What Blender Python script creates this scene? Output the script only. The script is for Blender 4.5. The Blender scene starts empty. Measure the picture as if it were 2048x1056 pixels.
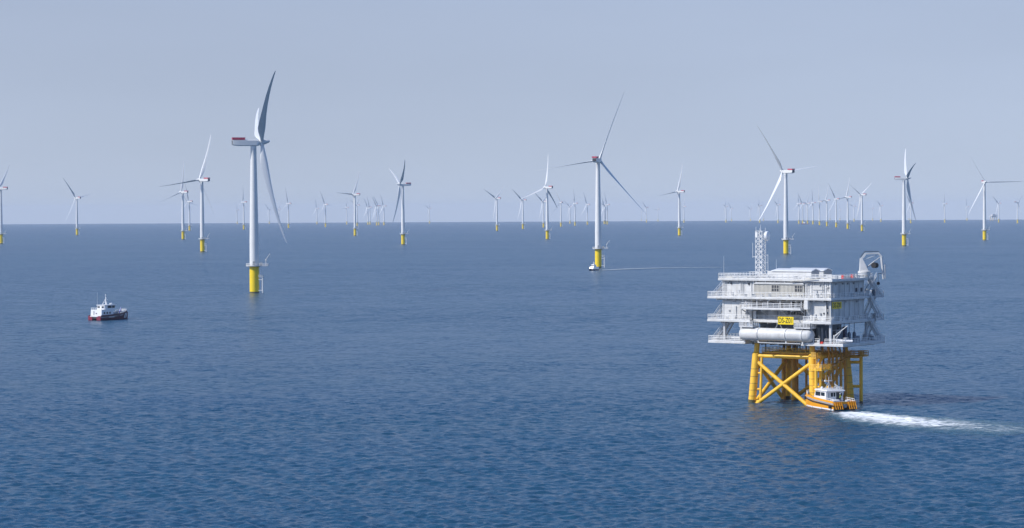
import bpy, math, random
import numpy as np
from mathutils import Vector, Matrix
R_ = math.radians
random.seed(7)
sc = bpy.context.scene
col = sc.collection

# ------------------------------------------------------------------ camera
CAM_H = 45.0                       # helicopter height above the sea
FPX = 5000.0                       # focal length in px of a 2048 px wide frame
EARTH = 7.433e6                    # earth radius with refraction
cam = bpy.data.cameras.new('camera')
cam.sensor_width = 36.0
cam.lens = FPX / 2048 * 36
cam.clip_start = 1.0
cam.clip_end = 200000
co = bpy.data.objects.new('camera', cam)
col.objects.link(co)
PITCH = math.atan((528 - 426) / FPX)
ROLL = math.atan(0.0046)
cf = Vector((0, math.cos(PITCH), -math.sin(PITCH)))
cu0 = Vector((0, math.sin(PITCH), math.cos(PITCH)))
cr0 = Vector((1, 0, 0))
cr = cr0 * math.cos(ROLL) - cu0 * math.sin(ROLL)
cu = cr0 * math.sin(ROLL) + cu0 * math.cos(ROLL)
co.matrix_world = Matrix(((cr.x, cu.x, -cf.x, 0), (cr.y, cu.y, -cf.y, 0), (cr.z, cu.z, -cf.z, CAM_H), (0, 0, 0, 1)))
sc.camera = co

def sea_point(px, py):
    """survey helper: where the sea surface is, seen at a pixel of the photograph"""
    d = cf * FPX + cr * (px - 1024) - cu * (py - 528)
    d.normalize()
    a = (d.x ** 2 + d.y ** 2) / (2 * EARTH)
    b = d.z
    c = CAM_H
    disc = b * b - 4 * a * c
    t = (-b - math.sqrt(max(disc, 0))) / (2 * a)
    return Vector((d.x * t, d.y * t, CAM_H + d.z * t))

def ground_at(px, dist):
    """position on the sea at a given distance in the direction of pixel column px"""
    d = cf * FPX + cr * (px - 1024) - cu * (450 - 528)
    h = Vector((d.x, d.y, 0)).normalized() * dist
    return Vector((h.x, h.y, -dist * dist / (2 * EARTH)))

# ------------------------------------------------------------------ light
SUN_EL, SUN_AZ_LEFT = R_(40), R_(70)
sd = Vector((-math.sin(SUN_AZ_LEFT) * math.cos(SUN_EL), -math.cos(SUN_AZ_LEFT) * math.cos(SUN_EL), math.sin(SUN_EL)))
sun = bpy.data.lights.new('sun', 'SUN')
sun.energy = 4.2
sun.angle = R_(0.53)
sun.color = (1.0, 0.955, 0.89)
so = bpy.data.objects.new('sun', sun)
col.objects.link(so)
so.rotation_euler = (-sd).to_track_quat('-Z', 'Y').to_euler()

w = bpy.data.worlds.new('World')
sc.world = w
w.use_nodes = True
nt = w.node_tree
for n in list(nt.nodes): nt.nodes.remove(n)
wo = nt.nodes.new('ShaderNodeOutputWorld')
bg = nt.nodes.new('ShaderNodeBackground')
sky = nt.nodes.new('ShaderNodeTexSky')
sky.sky_type = 'NISHITA'
sky.sun_disc = False
sky.sun_elevation = SUN_EL
sky.sun_rotation = math.atan2(sd.x, sd.y)
sky.altitude = 0
sky.air_density = 1.0
sky.dust_density = 0.7
sky.ozone_density = 3.0
tc = nt.nodes.new('ShaderNodeTexCoord')
sx = nt.nodes.new('ShaderNodeSeparateXYZ')
mx = nt.nodes.new('ShaderNodeMath'); mx.operation = 'ABSOLUTE'
ms = nt.nodes.new('ShaderNodeMath'); ms.operation = 'MULTIPLY'; ms.inputs[1].default_value = 0.5
ad = nt.nodes.new('ShaderNodeMath'); ad.operation = 'ADD'; ad.inputs[1].default_value = 0.14
cx = nt.nodes.new('ShaderNodeCombineXYZ')
nm = nt.nodes.new('ShaderNodeVectorMath'); nm.operation = 'NORMALIZE'
tint = nt.nodes.new('ShaderNodeMix'); tint.data_type = 'RGBA'; tint.blend_type = 'MULTIPLY'
tint.inputs[0].default_value = 1.0
tint.inputs[7].default_value = (1.30, 1.06, 1.0, 1)
L = nt.links.new
L(tc.outputs['Generated'], sx.inputs[0]); L(sx.outputs[2], mx.inputs[0]); L(mx.outputs[0], ms.inputs[0]); L(ms.outputs[0], ad.inputs[0])
L(sx.outputs[0], cx.inputs[0]); L(sx.outputs[1], cx.inputs[1]); L(ad.outputs[0], cx.inputs[2])
L(cx.outputs[0], nm.inputs[0]); L(nm.outputs[0], sky.inputs[0])
tm = nt.nodes.new('ShaderNodeMapRange'); tm.inputs[1].default_value = 0.08; tm.inputs[2].default_value = 0.32
tcol = nt.nodes.new('ShaderNodeMix'); tcol.data_type = 'RGBA'
tcol.inputs[6].default_value = (1.41, 1.075, 0.975, 1); tcol.inputs[7].default_value = (0.70, 0.90, 1.15, 1)
L(mx.outputs[0], tm.inputs[0]); L(tm.outputs[0], tcol.inputs[0]); L(tcol.outputs[2], tint.inputs[7])
L(sky.outputs[0], tint.inputs[6]); hzn = nt.nodes.new('ShaderNodeTexNoise'); hzn.inputs['Scale'].default_value = 3.0; hzn.inputs['Detail'].default_value = 4
hmp = nt.nodes.new('ShaderNodeMapping'); hmp.inputs['Scale'].default_value = (1, 1, 5); L(tc.outputs['Generated'], hmp.inputs[0]); L(hmp.outputs[0], hzn.inputs['Vector'])
hmr = nt.nodes.new('ShaderNodeMapRange'); hmr.inputs[1].default_value = 0.3; hmr.inputs[2].default_value = 0.7; hmr.inputs[3].default_value = 0.96; hmr.inputs[4].default_value = 1.04
L(hzn.outputs[0], hmr.inputs[0])
hsc = nt.nodes.new('ShaderNodeVectorMath'); hsc.operation = 'SCALE'; L(tint.outputs[2], hsc.inputs[0]); L(hmr.outputs[0], hsc.inputs[3])
L(hsc.outputs[0], bg.inputs[0]); L(bg.outputs[0], wo.inputs[0])
bg.inputs[1].default_value = 0.131
sc.view_settings.view_transform = 'Standard'
sc.view_settings.look = 'None'
sc.view_settings.exposure = 0.0
sc.view_settings.gamma = 1.0
sc.cycles.volume_bounces = 2
sc.cycles.max_bounces = 8
sc.cycles.use_denoising = True

# ------------------------------------------------------------------ materials
def new_mat(name):
    m = bpy.data.materials.new(name)
    m.use_nodes = True
    n = m.node_tree
    return m, n, n.nodes['Principled BSDF'], n.nodes['Material Output']

def paint(name, rgb, rough=0.45, var=0.10, scale=0.6, streak=0.0, streak_rgb=(0.25, 0.13, 0.06), metallic=0.0, bump=0.0):
    """painted surface: slight patchy variation of tone, optional vertical run stains, a little bump"""
    m, n, b, o = new_mat(name)
    tc = n.nodes.new('ShaderNodeTexCoord')
    nz = n.nodes.new('ShaderNodeTexNoise'); nz.inputs['Scale'].default_value = scale; nz.inputs['Detail'].default_value = 5
    n.links.new(tc.outputs['Object'], nz.inputs['Vector'])
    mr = n.nodes.new('ShaderNodeMapRange')
    mr.inputs[1].default_value = 0.3; mr.inputs[2].default_value = 0.7
    mr.inputs[3].default_value = 1 - var; mr.inputs[4].default_value = 1 + var * 0.3
    n.links.new(nz.outputs[0], mr.inputs[0])
    mul = n.nodes.new('ShaderNodeMix'); mul.data_type = 'RGBA'; mul.blend_type = 'MULTIPLY'; mul.inputs[0].default_value = 1
    mul.inputs[6].default_value = (*rgb, 1)
    n.links.new(mr.outputs[0], mul.inputs[7])
    last = mul.outputs[2]
    if streak:
        mp = n.nodes.new('ShaderNodeMapping'); mp.inputs['Scale'].default_value = (1.6, 1.6, 0.12)
        n.links.new(tc.outputs['Object'], mp.inputs[0])
        n2 = n.nodes.new('ShaderNodeTexNoise'); n2.inputs['Scale'].default_value = 1.0; n2.inputs['Detail'].default_value = 6
        n.links.new(mp.outputs[0], n2.inputs['Vector'])
        r2 = n.nodes.new('ShaderNodeMapRange'); r2.inputs[1].default_value = 0.52; r2.inputs[2].default_value = 0.75
        r2.inputs[3].default_value = 0; r2.inputs[4].default_value = streak
        n.links.new(n2.outputs[0], r2.inputs[0])
        mm = n.nodes.new('ShaderNodeMix'); mm.data_type = 'RGBA'
        n.links.new(r2.outputs[0], mm.inputs[0]); n.links.new(last, mm.inputs[6]); mm.inputs[7].default_value = (*streak_rgb, 1)
        last = mm.outputs[2]
    n.links.new(last, b.inputs['Base Color'])
    b.inputs['Roughness'].default_value = rough
    b.inputs['Metallic'].default_value = metallic
    if bump:
        bp = n.nodes.new('ShaderNodeBump'); bp.inputs['Strength'].default_value = bump; bp.inputs['Distance'].default_value = 0.05
        n.links.new(nz.outputs[0], bp.inputs['Height']); n.links.new(bp.outputs[0], b.inputs['Normal'])
    return m

M = {
    'turbine': paint('turbine_grey_paint', (0.76, 0.76, 0.74), 0.35, 0.07, 0.15, 0.10, (0.45, 0.42, 0.36)),
    'blade': paint('blade_gelcoat', (0.72, 0.73, 0.73), 0.3, 0.05, 0.1),
    'tp_yellow': paint('transition_piece_yellow', (0.93, 0.66, 0.006), 0.45, 0.10, 0.3, 0.10, (0.45, 0.30, 0.05)),
    'tp_wet': paint('tidal_growth', (0.12, 0.11, 0.05), 0.6, 0.4, 0.8),
    'galv': paint('galvanised_steel', (0.48, 0.49, 0.50), 0.5, 0.12, 0.8, metallic=0.0),
    'red': paint('signal_red_paint', (0.58, 0.07, 0.12), 0.45, 0.08),
    'darkpanel': paint('dark_louvre', (0.06, 0.065, 0.075), 0.6, 0.1),
    'white': paint('topside_white_paint', (0.67, 0.67, 0.655), 0.45, 0.18, 0.5, 0.32, (0.42, 0.36, 0.28)),
    'white2': paint('topside_light_grey', (0.54, 0.55, 0.56), 0.5, 0.12, 0.7, 0.12, (0.35, 0.30, 0.24)),
    'rail': paint('railing_paint', (0.78, 0.78, 0.77), 0.5, 0.08),
    'beige': paint('ribbed_cladding_paint', (0.60, 0.575, 0.51), 0.5, 0.08, 1.0, 0.15, (0.4, 0.33, 0.24)),
    'grey': paint('mid_grey_steel', (0.30, 0.32, 0.34), 0.5, 0.15),
    'bluegrey': paint('blue_grey_steel', (0.16, 0.20, 0.25), 0.5, 0.2),
    'dark': paint('dark_machinery', (0.035, 0.04, 0.05), 0.6, 0.3, 2.0),
    'black': paint('black_rubber', (0.02, 0.02, 0.022), 0.7, 0.2, 2.0),
    'glass': paint('dark_window_glass', (0.02, 0.028, 0.035), 0.08, 0.05),
    'jacket': paint('jacket_yellow_paint', (0.98, 0.57, 0.045), 0.5, 0.18, 0.5, 0.35, (0.38, 0.17, 0.03)),
    'jacket_shade_dirt': paint('shaded_weathered_jacket_paint', (0.74, 0.36, 0.04), 0.6, 0.25, 0.7, 0.45, (0.22, 0.10, 0.03)),  # shade of the inner members put into a darker base colour, plus run stains
    'sign': paint('sign_yellow', (0.90, 0.66, 0.01), 0.4, 0.04),
    'orange': paint('boat_orange_paint', (0.92, 0.38, 0.010), 0.35, 0.06, 0.8, 0.08, (0.5, 0.2, 0.03)),
    'bwhite': paint('boat_white_gelcoat', (0.82, 0.82, 0.82), 0.3, 0.05),
    'maroon_shade': paint('boat_shaded_red_paint', (0.07, 0.013, 0.032), 0.35, 0.1, 0.8),  # hull red with the shade on the vessel's side put into the colour
    'redhull': paint('boat_red_paint', (0.24, 0.02, 0.05), 0.4, 0.1, 0.8),  # brighter copy: sunlight on the stern put into the colour; far hull shares it
    'deck': paint('boat_deck_grey', (0.33, 0.34, 0.35), 0.7, 0.15),
    'blue': paint('crane_blue_paint', (0.02, 0.06, 0.32), 0.4, 0.05),
    'navy': paint('navy_paint', (0.02, 0.03, 0.08), 0.5, 0.1),
    'hivis': paint('hi_vis_yellow', (0.70, 0.85, 0.03), 0.7, 0.05),
    'skin': paint('skin', (0.55, 0.33, 0.24), 0.6, 0.05),
    'cloth': paint('dark_workwear', (0.03, 0.035, 0.06), 0.8, 0.1),
    'lifered': paint('life_ring_red', (0.75, 0.06, 0.03), 0.5, 0.05),
}

# ------------------------------------------------------------------ mesh helpers
class MB:
    def __init__(s): s.v = []; s.f = []
    def add(s, vs, fs):
        o = len(s.v); s.v += [tuple(p) for p in vs]; s.f += [tuple(i + o for i in f) for f in fs]; return s
    def box(s, x0, x1, y0, y1, z0, z1):
        v = [(x0, y0, z0), (x1, y0, z0), (x1, y1, z0), (x0, y1, z0), (x0, y0, z1), (x1, y0, z1), (x1, y1, z1), (x0, y1, z1)]
        return s.add(v, [(0, 3, 2, 1), (4, 5, 6, 7), (0, 1, 5, 4), (1, 2, 6, 5), (2, 3, 7, 6), (3, 0, 4, 7)])
    def bbox(s, x0, x1, y0, y1, z0, z1, b=0.05):
        """box with chamfered vertical and top edges"""
        ring = lambda z, i: [(x0 + i + b, y0 + i, z), (x1 - i - b, y0 + i, z), (x1 - i, y0 + i + b, z), (x1 - i, y1 - i - b, z), (x1 - i - b, y1 - i, z), (x0 + i + b, y1 - i, z), (x0 + i, y1 - i - b, z), (x0 + i, y0 + i + b, z)]
        v = ring(z0, 0) + ring(z1 - b, 0) + ring(z1, b)
        f = [tuple(range(7, -1, -1)), tuple(range(16, 24))]
        for k in range(2):
            for i in range(8):
                j = (i + 1) % 8
                f.append((k * 8 + i, k * 8 + j, k * 8 + 8 + j, k * 8 + 8 + i))
        return s.add(v, f)
    def tube(s, p0, p1, r, r1=None, n=10, cap=True):
        p0 = Vector(p0); p1 = Vector(p1); r1 = r if r1 is None else r1
        d = (p1 - p0)
        if d.length < 1e-6: return s
        d.normalize()
        a = d.orthogonal().normalized(); b = d.cross(a)
        v = []
        for p, rr in ((p0, r), (p1, r1)):
            for i in range(n):
                t = 2 * math.pi * i / n
                v.append(p + a * (math.cos(t) * rr) + b * (math.sin(t) * rr))
        f = [(i, (i + 1) % n, n + (i + 1) % n, n + i) for i in range(n)]
        if cap: f += [tuple(range(n - 1, -1, -1)), tuple(range(n, 2 * n))]
        return s.add(v, f)
    def path(s, pts, r, n=8):
        for a, b in zip(pts[:-1], pts[1:]): s.tube(a, b, r, n=n)
        return s
    def beam(s, p0, p1, w, h):
        """rectangular bar"""
        p0 = Vector(p0); p1 = Vector(p1); d = (p1 - p0).normalized()
        up = Vector((0, 0, 1)) if abs(d.z) < 0.95 else Vector((0, 1, 0))
        a = d.cross(up).normalized() * (w / 2); b = a.cross(d).normalized() * (h / 2)
        v = [p + x * a + y * b for p in (p0, p1) for x, y in ((-1, -1), (1, -1), (1, 1), (-1, 1))]
        return s.add(v, [(0, 3, 2, 1), (4, 5, 6, 7), (0, 1, 5, 4), (1, 2, 6, 5), (2, 3, 7, 6), (3, 0, 4, 7)])
    def lathe(s, prof, axis='z', n=24, org=(0, 0, 0)):
        """prof: (r, h) along the axis"""
        v = []
        for r, h in prof:
            for i in range(n):
                t = 2 * math.pi * i / n
                c, q = r * math.cos(t), r * math.sin(t)
                p = {'z': (c, q, h), 'x': (h, c, q), 'y': (q, h, c)}[axis]
                v.append((p[0] + org[0], p[1] + org[1], p[2] + org[2]))
        f = []
        for k in range(len(prof) - 1):
            for i in range(n):
                j = (i + 1) % n
                f.append((k * n + i, k * n + j, k * n + n + j, k * n + n + i))
        f += [tuple(range(n - 1, -1, -1)), tuple(range(len(v) - n, len(v)))]
        return s.add(v, f)
    def loft(s, rings, cap=True):
        n = len(rings[0]); v = [p for r in rings for p in r]; f = []
        for k in range(len(rings) - 1):
            for i in range(n):
                j = (i + 1) % n
                f.append((k * n + i, k * n + j, k * n + n + j, k * n + n + i))
        if cap: f += [tuple(range(n - 1, -1, -1)), tuple(range(len(v) - n, len(v)))]
        return s.add(v, f)
    def prism(s, poly, y0, y1):
        """poly of (x, z) extruded along y"""
        n = len(poly)
        v = [(x, y0, z) for x, z in poly] + [(x, y1, z) for x, z in poly]
        f = [tuple(range(n)), tuple(range(2 * n - 1, n - 1, -1))] + [(i, i + n, (i + 1) % n + n, (i + 1) % n) for i in range(n)]
        return s.add(v, f)
    def rail(s, pts, h=1.1, step=1.5, r=0.045, rails=3):
        r *= 1.35
        """guard railing along a polyline: posts and horizontal bars with a toe board"""
        for a, b in zip(pts[:-1], pts[1:]):
            a = Vector(a); b = Vector(b); L_ = (b - a).length; n = max(1, round(L_ / step))
            for i in range(n + 1):
                p = a.lerp(b, i / n); s.tube(p, p + Vector((0, 0, h)), r, n=5)
            for k in range(rails):
                z = h * (k + 1) / rails
                s.tube(a + Vector((0, 0, z)), b + Vector((0, 0, z)), r * 0.9, n=5)
            s.beam(a + Vector((0, 0, 0.08)), b + Vector((0, 0, 0.08)), 0.02, 0.15)
        return s
    def build(s, name, mat, parent=None, smooth=True):
        me = bpy.data.meshes.new(name)
        me.from_pydata(s.v, [], s.f)
        me.materials.append(mat)
        if smooth:
            me.shade_smooth(); me.set_sharp_from_angle(angle=R_(38))
        import bmesh
        bm = bmesh.new(); bm.from_mesh(me); bmesh.ops.recalc_face_normals(bm, faces=bm.faces); bm.to_mesh(me); bm.free()
        o = bpy.data.objects.new(name, me); col.objects.link(o)
        if parent: o.parent = parent
        return o

def tag(o, label=None, cat=None, group=None, kind=None):
    if label: o['label'] = label
    if cat: o['category'] = cat
    if group: o['group'] = group
    if kind: o['kind'] = kind
    return o
def empty(name, loc, rz=0.0):
    o = bpy.data.objects.new(name, None); col.objects.link(o); o.location = loc; o.rotation_euler = (0, 0, rz)
    o.empty_display_size = 2.0
    return o

# ------------------------------------------------------------------ sea
rng = np.random.default_rng(3)
NW = 70
wl = np.exp(rng.uniform(math.log(1.0), math.log(6.0), NW))
wdir = R_(248) + rng.normal(0, 0.8, NW)          # waves run towards the camera, crests across the view
wk = 2 * math.pi / wl
wamp = 0.0095 * wl ** 0.65 * rng.uniform(0.5, 1.3, NW)
wph = rng.uniform(0, 2 * math.pi, NW)
def wave_h(x, y, cell=None):
    x = np.asarray(x, float); y = np.asarray(y, float)
    h = np.zeros_like(x)
    for i in range(NW):
        ph = wk[i] * (x * math.cos(wdir[i]) + y * math.sin(wdir[i])) + wph[i]
        a = wamp[i]
        if cell is not None:
            a = a * np.clip((wl[i] / cell - 2.0) / 3.0, 0, 1)
        h += a * (np.sin(ph) + 0.18 * np.cos(2 * ph))
    return h

def grid_mesh(name, X, Y, Z, mat, wrap=False):
    nr, nc = X.shape
    co_ = np.stack([X, Y, Z], -1).reshape(-1, 3)
    idx = np.arange(nr * nc).reshape(nr, nc)
    if wrap: idx = np.concatenate([idx, idx[:, :1]], 1)
    q = np.stack([idx[:-1, :-1], idx[:-1, 1:], idx[1:, 1:], idx[1:, :-1]], -1).reshape(-1, 4)
    me = bpy.data.meshes.new(name)
    me.vertices.add(len(co_)); me.vertices.foreach_set('co', co_.ravel())
    me.loops.add(q.size); me.loops.foreach_set('vertex_index', q.ravel().astype(np.int32))
    me.polygons.add(len(q)); me.polygons.foreach_set('loop_start', np.arange(0, q.size, 4, dtype=np.int32))
    me.polygons.foreach_set('loop_total', np.full(len(q), 4, np.int32))
    me.polygons.foreach_set('use_smooth', np.ones(len(q), bool))
    me.update(calc_edges=True); me.validate()
    me.materials.append(mat)
    o = bpy.data.objects.new(name, me); col.objects.link(o)
    return o

def sea_material():
    m, n, b, o = new_mat('sea_water')
    N = n.nodes.new; K = n.links.new
    tc = N('ShaderNodeTexCoord')
    geo = N('ShaderNodeNewGeometry')
    def noise(scale, stretch, rot, detail, rough=0.55, seed=0.0):
        mp = N('ShaderNodeMapping'); mp.inputs['Scale'].default_value = (stretch, 1, 1); mp.inputs['Rotation'].default_value = (0, 0, rot)
        mp.inputs['Location'].default_value = (seed, seed * 1.7, 0)
        K(tc.outputs['Object'], mp.inputs[0])
        z = N('ShaderNodeTexNoise'); z.noise_dimensions = '3D'; z.inputs['Scale'].default_value = scale
        z.inputs['Detail'].default_value = detail; z.inputs['Roughness'].default_value = rough
        K(mp.outputs[0], z.inputs['Vector'])
        return z
    acc = None
    for sc_, st, rt, dt, amp, sd_ in ((0.07, 0.8, 0.15, 2, 0.22, 41), (0.22, 0.8, 0.15, 3, 0.55, 11), (0.95, 0.6, 0.12, 3, 1.1, 17), (2.4, 0.7, 0.15, 3, 0.8, 5)):
        z = noise(sc_, st, rt, dt, seed=sd_)
        s1 = N('ShaderNodeVectorMath'); s1.operation = 'SUBTRACT'; K(z.outputs['Color'], s1.inputs[0]); s1.inputs[1].default_value = (0.5, 0.5, 0.5)
        s2 = N('ShaderNodeVectorMath'); s2.operation = 'MULTIPLY'; K(s1.outputs[0], s2.inputs[0]); s2.inputs[1].default_value = (amp * 0.7, amp, 0)
        if acc is None: acc = s2
        else:
            a2 = N('ShaderNodeVectorMath'); a2.operation = 'ADD'; K(acc.outputs[0], a2.inputs[0]); K(s2.outputs[0], a2.inputs[1]); acc = a2
    # wind patches: wide areas of rougher and calmer water
    wp = noise(0.006, 0.3, 0.1, 5, 0.62, 31)
    mr = N('ShaderNodeMapRange'); mr.inputs[1].default_value = 0.35; mr.inputs[2].default_value = 0.65; mr.inputs[3].default_value = 0.5; mr.inputs[4].default_value = 1.45
    K(wp.outputs[0], mr.inputs[0])
    sc2 = N('ShaderNodeVectorMath'); sc2.operation = 'SCALE'; K(acc.outputs[0], sc2.inputs[0]); K(mr.outputs[0], sc2.inputs[3])
    ad = N('ShaderNodeVectorMath'); ad.operation = 'ADD'; K(geo.outputs['Normal'], ad.inputs[0]); K(sc2.outputs[0], ad.inputs[1])
    nn = N('ShaderNodeVectorMath'); nn.operation = 'NORMALIZE'; K(ad.outputs[0], nn.inputs[0])
    K(nn.outputs[0], b.inputs['Normal'])
    # colour of the water itself
    cn = noise(0.012, 0.5, 0.1, 3, 0.5, 71)
    mc = N('ShaderNodeMix'); mc.data_type = 'RGBA'; K(cn.outputs[0], mc.inputs[0])
    mc.inputs[6].default_value = (0.013, 0.058, 0.120, 1); mc.inputs[7].default_value = (0.013, 0.064, 0.112, 1)
    K(mc.outputs[2], b.inputs['Base Color'])
    b.inputs['Roughness'].default_value = 0.27
    b.inputs['IOR'].default_value = 1.333
    return m
M['sea'] = sea_material()

def build_sea():
    # rings: dense where the waves show, coarse behind and under the viewer
    rows = [0.5, 60, 120, 180, 230, 270]
    d = 290.0
    while d < 30000:
        rows.append(d); d += max(0.3, min(d * d / (CAM_H * 2500) * 0.34, 400))
    rows.append(30000.0)
    rows = np.array(rows)
    fine = np.arange(-15.0, 15.0001, 0.036)
    coarse_r = np.arange(18, 343, 3.0)
    az = np.radians(np.concatenate([fine, coarse_r]))
    A, D = np.meshgrid(az, rows)
    X = D * np.sin(A); Y = D * np.cos(A)
    cell = np.maximum(D * 0.00063, D * D / (CAM_H * 2500) * 0.34)
    cell[:, len(fine) - 1:] = np.maximum(cell[:, len(fine) - 1:], D[:, len(fine) - 1:] * 0.052)
    cell[:, 0] = cell[:, -1]
    Z = wave_h(X, Y, cell) * np.clip((D - 200) / 90, 0, 1) - D * D / (2 * EARTH)
    o = grid_mesh('sea_water', X, Y, Z, M['sea'], wrap=True)
    print('sea verts', len(o.data.vertices))
    tag(o, kind='structure')
build_sea()
# ------------------------------------------------------------------ wind turbines
def ring_rail(mb, r, z, h=1.1, n=20, a0=0.0, a1=2 * math.pi, rr=0.04, rails=3):
    pts = [(r * math.cos(a0 + (a1 - a0) * i / n), r * math.sin(a0 + (a1 - a0) * i / n), z) for i in range(n + 1)]
    mb.rail(pts, h, step=3, r=rr, rails=rails)

def blade_mesh(pitch):
    # sections along the span: (radius, chord, thickness ratio, pre-bend upwind, chordwise offset)
    secs = [(1.2, 2.1, 1.0), (3.0, 2.1, 0.98), (5.5, 2.7, 0.66), (9, 3.8, 0.40), (12.5, 4.35, 0.30), (17, 4.0, 0.25), (24, 3.1, 0.22), (32, 2.45, 0.19), (40, 1.95, 0.17), (47, 1.5, 0.16), (53, 1.12, 0.15), (57, 0.80, 0.15), (59.2, 0.45, 0.14), (60.0, 0.10, 0.14)]
    rings = []
    for r, c, t in secs:
        ring = []
        bend = 2.6 * (r / 60) + 4.4 * (r / 60) ** 2.6          # towards the wind
        tw = R_(pitch) + R_(9) * max(0, 1 - r / 40)                 # idling pitch plus twist
        rnd = max(0.0, min(1.0, (t - 0.3) / 0.7))
        for i in range(16):
            a = 2 * math.pi * i / 16
            u = math.cos(a)                                    # +1 leading edge, -1 trailing edge
            xs = u * 0.5 * c - (1 - rnd) * 0.18 * c
            prof = math.sin(a) * (rnd + (1 - rnd) * (0.55 + 0.45 * u) ** 0.8 if u > -1.2 else 1)
            ys = prof * 0.5 * c * t
            # feathered: the chord lies along the rotor axis, leading edge upwind (-y)
            px_, py_ = ys, -xs
            q = tw
            ring.append((px_ * math.cos(q) - py_ * math.sin(q), px_ * math.sin(q) + py_ * math.cos(q) - bend, r))
        rings.append(ring)
    return MB().loft(rings)

def make_turbine():
    t = empty('wind_turbine', (0, 0, 0))
    f = MB().lathe([(2.72, -6), (2.72, 0.9), (2.72, 8), (2.72, 14.6), (2.95, 14.7), (2.95, 15.1)], n=32)
    fo = f.build('foundation', M['tp_yellow'], t)
    MB().lathe([(2.735, -5.5), (2.735, 0.75)], n=32).build('tide_band', M['tp_wet'], fo)
    lan = MB()
    for y in (-1.0, 1.0):
        lan.tube((5.0, y - 1.2, -4), (5.0, y - 1.2, 8.6), 0.26); 
        for z in (1.5, 7.6): lan.tube((2.4, y * 0.7 - 1.2, z), (5.0, y - 1.2, z), 0.16)
    for y in (-1.45, -0.95): lan.tube((4.4, y, -2), (4.4, y, 9.5), 0.07, n=6)
    for k in range(22): lan.tube((4.4, -1.45, -1 + k * 0.48), (4.4, -0.95, -1 + k * 0.48), 0.04, n=5)
    lan.build('boat_landing', M['rail'], t)
    rp = MB().box(2.6, 5.2, -2.4, 0.2, 9.0, 9.12); rp.rail([(2.7, -2.4, 9.12), (5.2, -2.4, 9.12), (5.2, 0.2, 9.12), (2.7, 0.2, 9.12)], 1.2, 1.2, 0.05)
    rp.tube((3.3, -1.2, 9.1), (3.3, -1.2, 15.0), 0.09, n=6); rp.tube((3.3, -0.7, 9.1), (3.3, -0.7, 15.0), 0.09, n=6)
    rp.build('rest_platform', M['rail'], t)
    pl = MB().lathe([(2.9, 15.12), (4.7, 15.3), (4.75, 15.3), (4.75, 15.65), (2.6, 15.65)], n=28)
    pl.box(3.2, 8.0, -2.6, 2.6, 15.32, 15.63)
    po = pl.build('service_platform', M['galv'], t)
    ra = MB(); ring_rail(ra, 4.65, 15.66, 1.25, 18, R_(34), R_(326), 0.055)
    ra.rail([(3.9, -2.55, 15.66), (7.95, -2.55, 15.66), (7.95, 2.55, 15.66), (3.9, 2.55, 15.66)], 1.25, 1.3, 0.055)
    ra.build('railing', M['rail'], po)
    cr_ = MB().tube((6.9, -1.6, 15.66), (6.9, -1.6, 19.2), 0.22); cr_.tube((6.9, -1.6, 19.0), (9.3, -2.4, 22.6), 0.2, 0.12)
    cr_.bbox(6.4, 7.3, -2.0, -1.2, 18.4, 19.5); cr_.tube((9.3, -2.4, 22.5), (9.3, -2.4, 20.4), 0.04, n=5)
    cr_.build('davit_crane', M['white'], po)
    MB().bbox(3.3, 4.9, -1.9, -0.6, 15.66, 17.5).build('equipment_cabinet', M['grey'], po)
    MB().bbox(3.4, 4.6, 0.9, 2.2, 15.66, 17.0).build('equipment_cabinet', M['grey'], po)
    prof = [(2.62, 15.7), (2.62, 16.1), (2.6, 30)] + [(2.6 - 0.95 * ((z - 30) / 54) ** 1.05, z) for z in (38, 46, 54, 62, 70, 78)] + [(1.65, 84.4), (1.72, 84.5), (1.72, 84.9)]
    tw = MB().lathe(prof, n=40); tob = tw.build('tower', M['turbine'], t)
    MB().bbox(-0.6, 0.6, -2.72, -2.55, 15.9, 18.2, 0.04).build('door', M['grey'], tob)
    for z, r in ((37.0, 2.52), (60.5, 2.07)): MB().lathe([(r + 0.02, z), (r + 0.045, z + 0.03), (r + 0.045, z + 0.12), (r + 0.01, z + 0.15)], n=40).build('tower_flange', M['turbine'], tob)
    # nacelle: local -y is upwind, origin at hub height on the tower axis
    na = MB()
    rings = []
    for y, wx, z0, z1, b in ((-3.4, 1.5, -1.5, 1.5, 0.9), (-3.0, 1.85, -1.85, 1.75, 0.8), (-1.5, 2.0, -2.05, 1.95, 0.5), (8.5, 2.0, -2.05, 2.0, 0.5), (11.3, 1.95, -1.7, 2.0, 0.45), (12.1, 1.8, -1.3, 1.85, 0.4)):
        rings.append([(-wx + b, y, z0), (wx - b, y, z0), (wx, y, z0 + b), (wx, y, z1 - b), (wx - b, y, z1), (-wx + b, y, z1), (-wx, y, z1 - b), (-wx, y, z0 + b)])
    rings = [[(x_, y_, z_ * 0.88) for x_, y_, z_ in r_] for r_ in rings]
    na.loft(rings); na.lathe([(1.75, -3.2), (1.75, -1.9)], n=24)
    no = na.build('nacelle', M['turbine'], t)
    hp = MB()
    hp.box(-2.0, 2.0, 5.0, 12.2, 1.78, 1.9)
    for x in (-2.0, 1.94): hp.box(x, x + 0.06, 5.0, 12.2, 1.95, 3.05)
    for y in (5.0, 12.14): hp.box(-2.0, 2.0, y, y + 0.06, 1.95, 3.05)
    for x in (-2.0, 2.0):
        for k in range(7): hp.tube((x, 5.0 + k * 1.2, 1.9), (x, 5.0 + k * 1.2, 3.15), 0.05, n=5)
    hp.build('hoist_platform', M['red'], no)
    MB().box(-1.5, 1.5, 11.9, 12.3, -0.9, 1.45).build('cooler_panel', M['darkpanel'], no)
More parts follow.
